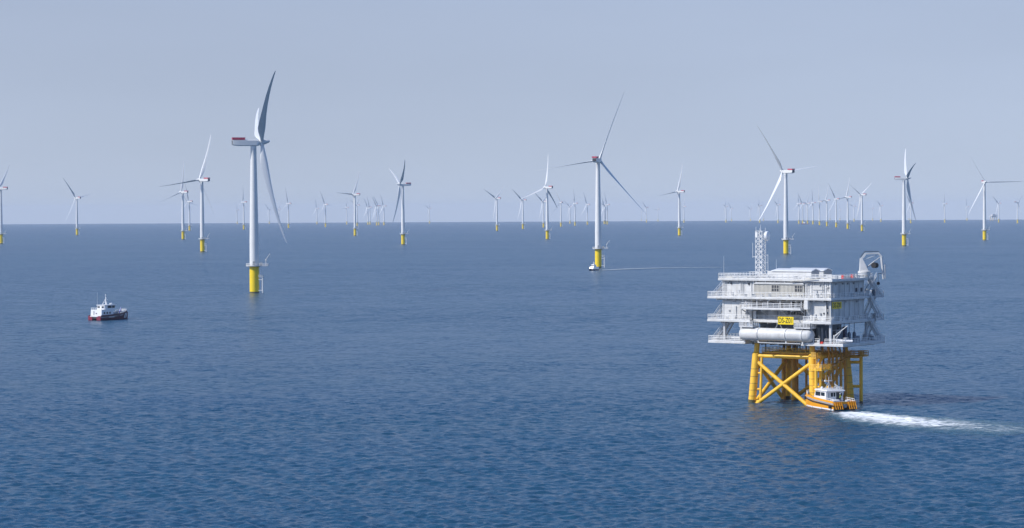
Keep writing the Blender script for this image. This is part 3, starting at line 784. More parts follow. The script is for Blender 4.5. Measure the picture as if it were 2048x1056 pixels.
for v, z, h in ((-7.4, ZR - 0.9, 0.3), (-4.2, ZR - 0.9, 0.35), (-1.8, ZR - 0.95, 0.3), (1.0, ZR - 0.9, 0.3), (-3.0, ZA - 1.1, 0.3), (2.6, ZA - 1.2, 0.4)):
    MB().bbox(U1 + 0.003, U1 + 0.35, v, v + 0.6, z, z + h, 0.03).build('flood_lamp', M['grey'], S)
for v in (2.2, 4.6): MB().box(U1 + 0.003, U1 + 0.06, v, v + 0.9, ZA + 0.1, ZA + 2.1).build('door', M['darkpanel'], S)
for v0, h in ((-10.2, 1.0), (-6.6, 1.1), (-5.0, 0.9), (-2.2, 1.0)):
    MB().bbox(U1 + 0.45, U1 + 0.78, v0, v0 + 1.1, ZB + 0.02, ZB + h, 0.05).build('equipment_cabinet', M['white'], S)

# small fittings spread over the sunlit walls
random.seed(33)
for k in range(30):
    lo = random.random() < 0.5
    z0, z1 = (ZB + 0.05, ZA - 0.5) if lo else (ZA + 0.05, ZR - 0.2)
    u = random.choice((random.uniform(-15.2, -11.3), random.uniform(-10.5, -8.4), random.uniform(8.5, 11.8), random.uniform(12.2, 13.0)))
    if random.random() < 0.4:
        zz = random.uniform(z0 + 0.4, z1 - 0.3)
        MB().tube((u, V0 - 0.16, z0 if random.random() < 0.5 else zz - 0.5), (u, V0 - 0.16, zz + 0.3), random.choice((0.04, 0.06, 0.09)), n=6).build('conduit', M[random.choice(('galv', 'grey', 'white2'))], S)
    else:
        z = random.uniform(z0 + 0.3, z1 - 0.7)
        MB().bbox(u, u + random.uniform(0.15, 0.45), V0 - random.uniform(0.12, 0.3), V0 - 0.004, z, z + random.uniform(0.15, 0.6), 0.02).build('junction_box', M[random.choice(('grey', 'white2', 'galv', 'darkpanel'))], S)
for u, z0, z1 in ((-8.3, ZB, ZA - 0.5), (7.2, ZA, ZR), (-15.3, ZA, ZR)):
    m = MB()
    for x in (u - 0.22, u + 0.22): m.tube((x, V0 - 0.5, z0), (x, V0 - 0.5, z1), 0.05, n=5)
    q = z0 + 0.3
    while q < z1: m.tube((u - 0.22, V0 - 0.5, q), (u + 0.22, V0 - 0.5, q), 0.03, n=5); q += 0.35
    m.build('wall_ladder', M['rail'], S)
for z in (ZC, ZB, ZA):
    for k in range(12):
        u = -15 + k * 2.5 + random.uniform(-0.6, 0.6)
        if z == ZC and -9.5 < u < 6.2 or z == ZB and -8 < u < 7: continue
        MB().bbox(u, u + random.uniform(0.3, 0.9), -10.45, -10.05, z + 0.01, z + random.uniform(0.3, 1.0), 0.04).build('deck_locker', M[random.choice(('white2', 'grey', 'white', 'beige', 'bluegrey'))], S)
# rain pipes, lamps and a long cable ladder on the shaded side wall
for v in (-8.6, -5.9, -3.3, -0.9, 1.6, 3.4):
    for z0, z1 in ((ZB + 0.05, ZA - 0.5), (ZA + 0.05, ZR - 0.2)):
        MB().tube((U1 + 0.22, v, z0), (U1 + 0.22, v, z1), 0.08, n=6).build('rain_pipe', M['galv'], S)
MB().box(U1 + 0.1, U1 + 0.34, V0 + 0.4, V1 - 0.2, ZR - 0.55, ZR - 0.45).build('cable_ladder', M['galv'], S)
MB().box(U1 + 0.1, U1 + 0.34, V0 + 0.4, V1 - 0.2, ZA - 0.85, ZA - 0.75).build('cable_ladder', M['galv'], S)
# signs: yellow boards with the platform's name
def sign(name_m, loc, rot, wd, h, parent=S):
    board = MB().box(-wd / 2, wd / 2, -0.04, 0.04, -h / 2, h / 2).build('sign', M['sign'], parent, smooth=False)
    board.location = loc; board.rotation_euler = rot
    tcu = bpy.data.curves.new('sign_lettering', 'FONT'); tcu.body = 'DS-Z01'; tcu.align_x = 'CENTER'; tcu.align_y = 'CENTER'
    tcu.size = h * 0.98; tcu.extrude = 0.012; tcu.offset = 0.012; tcu.space_character = 1.0
    to = bpy.data.objects.new('tmp', tcu); col.objects.link(to)
    bpy.context.view_layer.update()
    me = bpy.data.meshes.new_from_object(to.evaluated_get(bpy.context.evaluated_depsgraph_get()))
    bpy.data.objects.remove(to)
    xs = [v.co.x for v in me.vertices]; sc_ = wd * 0.86 / (max(xs) - min(xs))
    for v in me.vertices: v.co.x *= sc_
    me.materials.clear(); me.materials.append(M['black'])
    l = bpy.data.objects.new('sign_lettering', me); col.objects.link(l); l.parent = board
    l.location = (0, -0.055, -0.02); l.rotation_euler = (R_(90), 0, 0)
    return board
tag(sign('', (2.8, -11.85, 19.75), (0, 0, 0), 4.2, 1.8), 'yellow name board reading DS-Z01 on the sunlit front')
tag(sign('', (U1 + 0.22, -6.9, 23.35), (0, 0, R_(90)), 4.3, 1.6), 'yellow name board reading DS-Z01 on the shaded side wall')
MB().box(0.9, 1.05, -11.78, -9.2, 20.2, 20.35).box(4.5, 4.65, -11.78, -9.2, 20.2, 20.35).build('sign_bracket', M['grey'], S)

# --- roof: two low gabled huts, lattice mast, masts, clutter
ZT = ZR + 0.35
for v0, v1, u1 in ((-7.0, -3.0, 6.9), (-1.0, 3.2, 6.7)):
    h = MB(); c = (v0 + v1) / 2
    h.box(-5.2, u1 - 0.25, v0 + 0.25, v1 - 0.25, ZT + 0.002, ZT + 1.75)
    ho2 = h.build('roof_hut', M['white'], S)
    r = MB().add([(-4.0, v0, ZT + 1.7), (u1, v0, ZT + 1.7), (u1, c, ZT + 2.2), (-3.4, c, ZT + 2.2), (u1, v1, ZT + 1.7), (-4.0, v1, ZT + 1.7),
                  (-4.0, v0, ZT + 1.88), (u1, v0, ZT + 1.88), (u1, c, ZT + 2.38), (-3.2, c, ZT + 2.38), (u1, v1, ZT + 1.88), (-4.0, v1, ZT + 1.88)],
                 [(0, 1, 2, 3), (3, 2, 4, 5), (6, 9, 8, 7), (9, 11, 10, 8), (0, 6, 7, 1), (5, 4, 10, 11), (0, 3, 9, 6), (3, 5, 11, 9), (1, 7, 8, 2), (2, 8, 10, 4)])
    r.build('hut_roof', M['bwhite'], ho2)
    MB().add([(u1 - 0.2, v0 + 0.3, ZT + 0.9), (u1 - 0.2, v1 - 0.3, ZT + 0.9), (u1 - 0.2, v1 - 0.3, ZT + 1.72), (u1 - 0.2, c, ZT + 2.15), (u1 - 0.2, v0 + 0.3, ZT + 1.72),
              (u1 - 0.1, v0 + 0.3, ZT + 0.9), (u1 - 0.1, v1 - 0.3, ZT + 0.9), (u1 - 0.1, v1 - 0.3, ZT + 1.72), (u1 - 0.1, c, ZT + 2.15), (u1 - 0.1, v0 + 0.3, ZT + 1.72)],
             [(0, 4, 3, 2, 1), (5, 6, 7, 8, 9), (0, 1, 6, 5), (1, 2, 7, 6), (2, 3, 8, 7), (3, 4, 9, 8), (4, 0, 5, 9)]).build('hut_gable', M['grey'], ho2)  # shade of the hut's end face put into a darker grey plate
MB().bbox(8.0, 13.0, -2.6, 2.4, ZT + 0.01, ZT + 0.75, 0.1).build('roof_skylight', M['white'], S)
m = MB().box(-15.9, -12.4, -8.6, -6.0, ZT + 1.0, ZT + 1.1)
for u in (-15.7, -12.6):
    for v in (-8.4, -6.2): m.box(u, u + 0.12, v, v + 0.12, ZT + 0.002, ZT + 1.0)
m.build('roof_canopy', M['white'], S)
m = MB().box(-12.4, -9.4, -3.4, -1.4, ZT + 1.3, ZT + 1.42)
for u in (-12.2, -9.7):
    for v in (-3.2, -1.7): m.box(u, u + 0.12, v, v + 0.12, ZT + 0.002, ZT + 1.3)
m.build('roof_canopy', M['white'], S)
random.seed(21)
for k in range(26):
    u = random.uniform(-15.5, 12.5); v = random.choice((random.uniform(-9.6, -7.6), random.uniform(-2.8, -1.2) if u < -6 else random.uniform(-9.4, -8)))
    MB().bbox(u, u + random.uniform(0.3, 1.5), v, v + random.uniform(0.3, 0.9), ZT + 0.01, ZT + random.uniform(0.25, 0.85), 0.04).build('roof_unit', M[random.choice(('white', 'white2', 'grey', 'beige', 'white', 'darkpanel'))], S)
for a, b, z in ((-15, -6, 0.5), (-6, 6, 0.35), (7, 13.5, 0.5)):
    MB().tube((a, -9.7, ZT + z), (b, -9.7, ZT + z), 0.11, n=8).build('pipe', M['white2'], S)
m = MB().tube((3.4, -10.75, ZR - 0.15), (10.6, -10.75, ZR + 0.55), 0.08, n=8); m.build('spare_boom', M['beige'], S)
for v0, mt in ((-4.0, 'lifered'), (0.4, 'lifered'), (2.4, 'white2'), (-7.0, 'white2')):
    MB().bbox(13.0, 13.6, v0, v0 + 0.7, ZT + 0.02, ZT + 0.9, 0.05).build('roof_locker', M[mt], S)
# lattice mast
mu, mv, ms_, zt = -8.7, -4.0, 0.88, ZT + 11.1
m = MB()
cs = [(mu - ms_, mv - ms_), (mu + ms_, mv - ms_), (mu + ms_, mv + ms_), (mu - ms_, mv + ms_)]
for x, y in cs: m.tube((x, y, ZT), (x, y, zt), 0.085, n=6)
n = 9
for k in range(n):
    z0 = ZT + k * 11.1 / n; z1 = z0 + 11.1 / n
    for i in range(4):
        p, q = cs[i], cs[(i + 1) % 4]
        m.tube((*p, z0), (*q, z1), 0.05, n=5); m.tube((*q, z0), (*p, z1), 0.05, n=5); m.tube((*p, z1), (*q, z1), 0.05, n=5)
lm = m.build('lattice_mast', M['rail'], S)
m = MB().lathe([(0.3, -0.5), (1.1, -0.15), (1.15, 0.0), (1.15, 0.45), (1.1, 0.5)], 'y', 28)
d_ = m.build('dish_antenna', M['bwhite'], lm); d_.location = (mu + 2.05, mv - 0.2, zt - 1.2); d_.rotation_euler = (0, 0, R_(37 + 62))
MB().tube((mu + 0.9, mv, zt - 1.2), (mu + 1.7, mv - 0.1, zt - 1.2), 0.1, n=8).build('dish_bracket', M['grey'], lm)
m = MB()
for x, y, z0, z1 in ((mu - 0.8, mv - 0.8, zt, zt + 1.0), (mu, mv, zt, zt + 1.5), (mu + 0.8, mv + 0.8, zt, zt + 0.8), (mu + 0.3, mv - 0.9, zt - 1, zt + 0.7)):
    m.tube((x, y, z0), (x, y, z1), 0.05, n=5)
m.bbox(mu - 0.9, mu - 0.3, mv - 1.0, mv - 0.6, zt - 1.5, zt - 0.3).bbox(mu - 0.9, mu + 0.9, mv - 0.9, mv + 0.9, zt - 0.02, zt + 0.06)
m.build('aerial', M['rail'], lm)
m = MB().tube((mu - 2.2, mv, ZT + 4.8), (mu - 2.2, mv, ZT + 8.3), 0.05, n=5).tube((mu - 0.9, mv, ZT + 5.0), (mu - 2.2, mv, ZT + 5.0), 0.05, n=5).tube((mu + 2.0, mv, ZT + 1.5), (mu + 2.0, mv, ZT + 5.6), 0.05, n=5)
for z in (1.7, 3.6, 5.4): m.tube((mu + 0.9, mv, ZT + z), (mu + 2.0, mv, ZT + z), 0.04, n=5)
m.build('whip_aerial', M['rail'], lm)
for u, v, h in ((-15.6, -9.4, 5.2), (-4.4, -4.0, 4.4), (-3.0, -8.9, 1.6), (2.0, -8.9, 1.4)):
    MB().tube((u, v, ZT), (u, v, ZT + h), 0.045, 0.02, n=5).build('whip_aerial', M['rail'], S)
m = MB().lathe([(0.1, 0), (0.55, 0.9), (0.62, 1.0)], n=14, org=(-6.6, -5.6, ZT)); m.build('satellite_cone', M['white'], S)

# --- knuckle boom crane on the rear right corner, folded
c0 = Vector((13.0, 7.0, ZT))
inv = Matrix.Rotation(TH, 3, 'Z')     # picture-right direction expressed in platform axes
R1 = inv @ Vector((1, 0, 0))
B1 = inv @ Vector((0, 1, 0))
def cpt(a, z, b=0.0): return c0 + R1 * a + B1 * b + Vector((0, 0, z))
m = MB().lathe([(1.0, -0.4), (1.0, 0.5), (1.45, 0.7), (1.5, 1.5), (1.2, 1.7), (1.0, 1.75)], n=24, org=c0); cro = m.build('deck_crane', M['white'], S)
m = MB()
m.loft([[cpt(-1.1, 1.6, -.8), cpt(0.9, 1.6, -.8), cpt(0.9, 1.6, .8), cpt(-1.1, 1.6, .8)], [cpt(-1.05, 3.0, -.6), cpt(0.3, 3.0, -.6), cpt(0.3, 3.0, .6), cpt(-1.05, 3.0, .6)], [cpt(-1.0, 4.6, -.35), cpt(-0.5, 4.6, -.35), cpt(-0.5, 4.6, .35), cpt(-1.0, 4.6, .35)]])
m.build('crane_post', M['white'], cro)
m = MB().beam(cpt(-0.75, 4.3), cpt(0.35, 5.75), 0.45, 0.42); m.beam(cpt(0.2, 5.7), cpt(3.5, 5.8), 0.42, 0.36); m.beam(cpt(3.3, 5.85), cpt(4.1, 4.9), 0.42, 0.4)
m.tube(cpt(-0.3, 4.2), cpt(3.3, 5.5), 0.07, n=6)
m.build('main_boom', M['white'], cro)
m = MB().beam(cpt(4.0, 5.1), cpt(4.4, 0.9), 0.4, 0.42); m.beam(cpt(4.85, 3.1), cpt(4.9, -0.2), 0.22, 0.26); m.beam(cpt(4.3, 1.2), cpt(4.5, -0.3), 0.3, 0.36); m.beam(cpt(4.3, 2.9), cpt(4.9, 3.0), 0.2, 0.2)
m.build('knuckle_boom', M['white2'], cro)
m = MB().tube(cpt(0.6, 2.5), cpt(2.4, 3.9), 0.16, n=10).tube(cpt(2.4, 3.9), cpt(3.9, 5.0), 0.1, n=8).build('hydraulic_ram', M['galv'], cro)
MB().tube(cpt(2.1, 2.95, -0.6), cpt(2.9, 2.95, 0.6), 0.65, n=16).build('winch_drum', M['black'], cro)
m = MB().tube(cpt(3.3, 1.0), cpt(3.3, -1.1), 0.04, n=5).lathe([(0.1, -0.5), (0.38, -0.35), (0.38, 0.1), (0.1, 0.3)], n=12, org=cpt(3.3, -1.2)); m.tube(cpt(4.4, 1.0), cpt(3.3, 1.0), 0.06, n=5)
m.build('crane_hook', M['black'], cro)
MB().path([cpt(-0.9, 4.9), cpt(0.2, 6.25), cpt(3.5, 6.2)], 0.07, 6).build('crane_hose', M['black'], cro)

# --- stairs on the left and right ends
def stair(p0, p1, wd, name='staircase', mat='white2'):
    p0 = Vector(p0); p1 = Vector(p1); d = p1 - p0; hd = Vector((d.x, d.y, 0)).normalized(); sd_ = Vector((-hd.y, hd.x, 0)) * wd / 2
    m = MB()
    for s_ in (-1, 1): m.beam(p0 + sd_ * s_, p1 + sd_ * s_, 0.08, 0.32)
    n = max(3, int(abs(d.z) / 0.24))
    for k in range(n):
        c = p0 + d * ((k + 0.5) / n); a = c - sd_; b = c + sd_
        m.beam(a, b, 0.26, 0.05)
    o = m.build(name, M[mat], S)
    h = MB()
    for s_ in (-1, 1):
        for z in (0.55, 1.1): h.tube(p0 + sd_ * s_ + Vector((0, 0, z)), p1 + sd_ * s_ + Vector((0, 0, z)), 0.045, n=5)
        for k in range(6):
            c = p0 + d * (k / 5) + sd_ * s_; h.tube(c, c + Vector((0, 0, 1.1)), 0.04, n=5)
    h.build('handrail', M['rail'], o)
for z0, z1 in ((ZC, ZB), (ZB, ZA), (ZA, ZR + 0.35)):
    stair((-18.4, -9.0, z0), (-16.6, -4.6, z1), 1.3)
    stair((-17.9, -6.6, z0 + 0.1), (-17.5, -1.6, z1), 1.1)
# right end stair tower with landings
for z in (ZC, ZB, ZA):
    m = MB().box(9.5, 14.9, 9.403, 13.2, z - 0.35, z)
    o = m.build('landing', M['white2'], S)
    MB().rail([(9.5, 13.1, z), (14.8, 13.1, z), (14.8, 9.5, z)], 1.15, 1.1, 0.055).build('railing', M['rail'], o)
for z0, z1 in ((ZC, ZB), (ZB, ZA), (ZA, ZR + 0.35)):
    stair((14.3, 12.4, z0), (14.2, 7.0, z1), 1.2)
    stair((12.6, 7.5, z0), (12.4, 13.0, z1), 1.1)
    m = MB().beam((13.4, 8.6, z1 - 0.6), (13.5, 13.6, z0 + 0.3), 0.2, 0.26)
    m.build('stair_stay', M['white2'], S)
random.seed(3)
for k in range(14):
    z = random.choice((ZC, ZB, ZA)); u = random.uniform(9.8, 14.6); v = random.uniform(9.8, 13.8)
    MB().bbox(u, u + random.uniform(0.3, 0.8), v, v + 0.5, z + 0.02, z + random.uniform(0.6, 1.6), 0.04).build('landing_locker', M[random.choice(('grey', 'white2', 'bluegrey'))], S)
for z in (ZB, ZA):
    m = MB()
    for k in range(5): m.bbox(U1 + 0.12, U1 + 0.7, 0.4 + k * 0.9, 1.0 + k * 0.9, z + 0.02, z + 0.9 + 0.15 * (k % 3), 0.03)
    m.build('locker_row', M['white'], S)

# ------------------------------------------------------------------ boats
def hull_loft(stations, n=6):
    """stations: (y, half width at deck, half width at waterline, keel z, deck z) -> closed hull"""
    rings = []
    for y, wd, ww, kz, dz in stations:
        rings.append([(-wd, y, dz), (-(wd * 0.6 + ww * 0.4), y, dz * 0.55), (-ww, y, 0.05), (-ww * 0.35, y, kz), (ww * 0.35, y, kz), (ww, y, 0.05), (wd * 0.6 + ww * 0.4, y, dz * 0.55), (wd, y, dz)])
    return rings

# crew boat alongside the substation
b0 = sea_point(1664, 816)
BH = R_(20)
boat = empty('crew_transfer_boat', (69.6 + 3.0, 573.0, 0.0), BH); boat.scale = (0.94,) * 3
tag(boat, 'orange and white catamaran crew boat nosing up to the yellow jacket of the substation', 'boat')
m = MB()
for s_ in (-1, 1):
    st = [(-8.2, 0.95, 0.85, -0.7, 1.55), (-4, 1.0, 0.9, -0.9, 1.75), (2, 1.0, 0.85, -0.9, 2.0), (6, 0.9, 0.6, -0.8, 2.35), (8.3, 0.6, 0.22, -0.4, 2.6), (9.0, 0.35, 0.05, 0.2, 2.65)]
    m.loft([[(p[0] + s_ * (2.05 - max(0, y - 4) * 0.08), p[1], p[2]) for p in r] for r, (y, *_) in zip(hull_loft(st), st)])
m.box(-1.4, 1.4, -7.6, 8.2, 0.95, 1.5)
h_ = m.build('hull', M['orange'], boat)
m = MB()
rings = []
for y, wd, z in ((-8.2, 3.05, 1.5), (-2, 3.1, 1.75), (3, 3.05, 2.0), (6.4, 2.75, 2.3), (8.6, 1.9, 2.6), (9.1, 1.2, 2.65)):
    rings.append([(-wd, y, z - 0.25), (wd, y, z - 0.25), (wd, y, z + 0.12), (-wd, y, z + 0.12)])
m.loft(rings); m.build('deck', M['deck'], boat)
for s_ in (-1, 1):
    m = MB()
    pts = [(-8.2, 3.1, 1.05), (-2, 3.14, 1.3), (3, 3.08, 1.5), (6.4, 2.65, 1.85), (8.6, 2.0, 2.2)]
    for a, b in zip(pts[:-1], pts[1:]): m.beam((s_ * a[1], a[0], a[2]), (s_ * b[1], b[0], b[2]), 0.16, 0.26)
    m.build('rubbing_strake', M['black'], boat)
    m = MB()
    for a, b in zip(pts[:-1], pts[1:]): m.beam((s_ * (a[1] - 0.1), a[0], 0.12), (s_ * (b[1] - 0.25), b[0], 0.12), 0.12, 0.3)
    m.build('waterline_stripe', M['bwhite'], boat)
    m = MB().lathe([(0.12, -0.28), (0.38, -0.24), (0.42, 0), (0.38, 0.24), (0.12, 0.28)], 'x', 16, (s_ * 3.3, -6.9, 0.75)); m.build('tyre_fender', M['black'], boat)
    m = MB().lathe([(0.12, -0.28), (0.38, -0.24), (0.42, 0), (0.38, 0.24), (0.12, 0.28)], 'x', 16, (s_ * 2.4, 7.7, 2.0)); m.build('tyre_fender', M['black'], boat)
    # bulwark
    m = MB()
    pts = [(-8.0, 2.98, 1.6), (-2, 3.02, 1.85), (3, 2.98, 2.1), (6.4, 2.65, 2.4), (8.5, 1.85, 2.7)]
    for a, b in zip(pts[:-1], pts[1:]): m.beam((s_ * a[1], a[0], a[2] + 0.25), (s_ * b[1], b[0], b[2] + 0.25), 0.1, 0.6)
    m.build('bulwark', M['orange'], boat)
m = MB().tube((-1.9, 9.0, 2.55), (1.9, 9.0, 2.55), 0.42, n=12); m.build('bow_fender', M['black'], boat)
m = MB().box(-2.95, -0.75, -8.35, -8.2, 1.1, 2.05).box(0.75, 2.95, -8.35, -8.2, 1.1, 2.05).box(-0.753, 0.753, -8.3, -8.2, 1.45, 2.05)
m.build('transom', M['orange'], boat)
for s_ in (-1, 1):
    m = MB()
    for x in (0.95, 1.55, 2.15, 2.75): m.beam((s_ * x, -8.42, 1.9), (s_ * x, -9.2, 0.25), 0.14, 0.14)
    for z, y in ((0.35, -9.15), (1.1, -8.8), (1.85, -8.45)): m.beam((s_ * 0.9, y, z), (s_ * 2.8, y, z), 0.1, 0.1)
    m.build('stern_ladder', M['orange'], boat)
    MB().box(*sorted((s_ * 0.95, s_ * 2.75)), -8.5, -8.36, -0.3, 1.08).build('stern_recess', M['dark'], boat)
MB().tube((0, -8.6, 0.95), (0, -8.2, 0.95), 0.42, n=14).build('tow_fender', M['grey'], boat)
# deckhouse
m = MB()
zs = 2.1
m.loft([[(-2.35, -3.0, zs - 0.35), (2.35, -3.0, zs - 0.35), (2.35, 3.6, zs - 0.35), (1.7, 5.0, zs - 0.3), (-1.7, 5.0, zs - 0.3), (-2.35, 3.6, zs - 0.35)],
        [(-2.25, -2.9, zs + 2.15), (2.25, -2.9, zs + 2.15), (2.25, 2.7, zs + 2.15), (1.5, 3.7, zs + 2.15), (-1.5, 3.7, zs + 2.15), (-2.25, 2.7, zs + 2.15)]])
cab = m.build('deckhouse', M['bwhite'], boat)
m = MB().loft([[(-2.5, -3.7, zs + 2.155), (2.5, -3.7, zs + 2.155), (2.5, 2.9, zs + 2.155), (1.6, 4.1, zs + 2.155), (-1.6, 4.1, zs + 2.155), (-2.5, 2.9, zs + 2.155)],
               [(-2.4, -3.6, zs + 2.4), (2.4, -3.6, zs + 2.4), (2.4, 2.8, zs + 2.4), (1.5, 3.9, zs + 2.4), (-1.5, 3.9, zs + 2.4), (-2.4, 2.8, zs + 2.4)],
               [(-1.7, -3.1, zs + 2.55), (1.7, -3.1, zs + 2.55), (1.7, 2.3, zs + 2.55), (1.1, 3.2, zs + 2.55), (-1.1, 3.2, zs + 2.55), (-1.7, 2.3, zs + 2.55)]])
m.build('roof', M['bwhite'], cab)
def pane(x0, y0, x1, y1, z0, z1, off, parent, name='window', mat='glass'):
    """flat window standing 3 cm proud of a leaning wall"""
    a = Vector((x0, y0, 0)); b = Vector((x1, y1, 0)); nrm = Vector(((b - a).y, -(b - a).x, 0)).normalized() * off
    m = MB().add([(x0 + nrm.x, y0 + nrm.y, z0), (x1 + nrm.x, y1 + nrm.y, z0), (x1 + nrm.x, y1 + nrm.y, z1), (x0 + nrm.x, y0 + nrm.y, z1), (x0, y0, z0), (x1, y1, z0), (x1, y1, z1), (x0, y0, z1)],
                 [(0, 1, 2, 3), (7, 6, 5, 4), (0, 4, 5, 1), (1, 5, 6, 2), (2, 6, 7, 3), (3, 7, 4, 0)])
    return m.build(name, M[mat], parent)
pane(-2.3, 2.6, -2.3, 0.1, zs + 0.85, zs + 1.85, 0.06, cab); pane(-2.3, -0.3, -2.3, -2.2, zs + 0.95, zs + 1.8, 0.06, cab)
pane(2.3, 0.1, 2.3, 2.6, zs + 0.85, zs + 1.85, 0.06, cab); pane(2.3, -2.2, 2.3, -0.3, zs + 0.95, zs + 1.8, 0.06, cab)
pane(1.4, 4.35, -1.4, 4.35, zs + 0.9, zs + 1.85, 0.1, cab)
pane(-1.0, -2.95, -0.45, -2.95, zs + 0.8, zs + 1.75, 0.06, cab); pane(-0.25, -2.95, 0.15, -2.95, zs + 0.8, zs + 1.75, 0.06, cab)
pane(0.45, -2.95, 1.35, -2.95, zs + 0.05, zs + 1.85, 0.06, cab, 'door', 'darkpanel')
pane(1.6, -2.95, 2.0, -2.95, zs + 0.9, zs + 1.6, 0.06, cab)
MB().box(-2.0, -1.5, -3.1, -2.97, zs + 0.0, zs + 1.7).build('locker', M['white2'], cab)
# mast, radar and deck gear
mz = zs + 2.5
m = MB().tube((0, 0.2, mz), (0, 0.0, mz + 3.0), 0.16, 0.07, n=8).tube((-0.9, 0.4, mz), (0, 0.1, mz + 1.7), 0.07, n=6).tube((0.9, 0.4, mz), (0, 0.1, mz + 1.7), 0.07, n=6).tube((-0.9, 0.1, mz + 1.7), (0.9, 0.1, mz + 1.7), 0.05, n=6)
m.tube((-0.9, 0.1, mz + 1.7), (-0.9, 0.1, mz + 3.4), 0.03, n=5).tube((0.7, 0.1, mz + 1.7), (0.7, 0.1, mz + 3.2), 0.03, n=5)
mo = m.build('mast', M['white2'], boat)
MB().box(-0.75, 0.75, -0.35, -0.15, mz + 1.95, mz + 2.1).build('radar_bar', M['bwhite'], mo)
MB().lathe([(0.05, 0), (0.3, 0.1), (0.3, 0.4), (0.1, 0.55)], n=12, org=(-1.3, 1.2, mz)).build('satellite_dome', M['bwhite'], mo)
MB().lathe([(0.05, 0), (0.25, 0.1), (0.25, 0.3), (0.1, 0.45)], n=12, org=(-1.0, 0.1, mz + 1.75)).build('satellite_dome', M['bwhite'], mo)
m = MB().tube((1.3, -1.6, mz), (1.3, -1.6, mz + 0.6), 0.14, n=8).tube((1.3, -1.6, mz + 0.55), (0.4, -2.4, mz + 1.3), 0.13, n=8).tube((0.4, -2.4, mz + 1.3), (1.2, -3.2, mz + 0.5), 0.1, n=8); m.build('deck_crane', M['white2'], boat)
m = MB().rail([(2.2, 1.5, mz - 0.2), (2.2, -3.2, mz - 0.2), (-2.2, -3.2, mz - 0.2)], 0.7, 1.0, 0.035, 2); m.build('railing', M['rail'], boat)
m = MB().rail([(-2.6, 6.4, 2.5), (-1.7, 8.6, 2.75), (1.7, 8.6, 2.75), (2.6, 6.4, 2.5)], 1.0, 0.9, 0.05, 3); m.build('bow_railing', M['rail'], boat)
m = MB().rail([(-2.8, -3.4, 1.8), (-2.8, -7.9, 1.65)], 0.95, 1.0, 0.045, 2).rail([(2.8, -3.4, 1.8), (2.8, -7.9, 1.65)], 0.95, 1.0, 0.045, 2); m.build('aft_railing', M['rail'], boat)
MB().bbox(-2.2, -0.4, -6.6, -5.2, 1.68, 2.4, 0.15).build('deck_cargo', M['bwhite'], boat)
MB().bbox(1.4, 2.3, -6.8, -5.6, 1.68, 2.25, 0.1).build('deck_cargo', M['white2'], boat)
MB().tube((-0.2, -4.4, 2.0), (-1.9, -4.6, 2.0), 0.3, n=12).build('life_raft', M['bwhite'], boat)

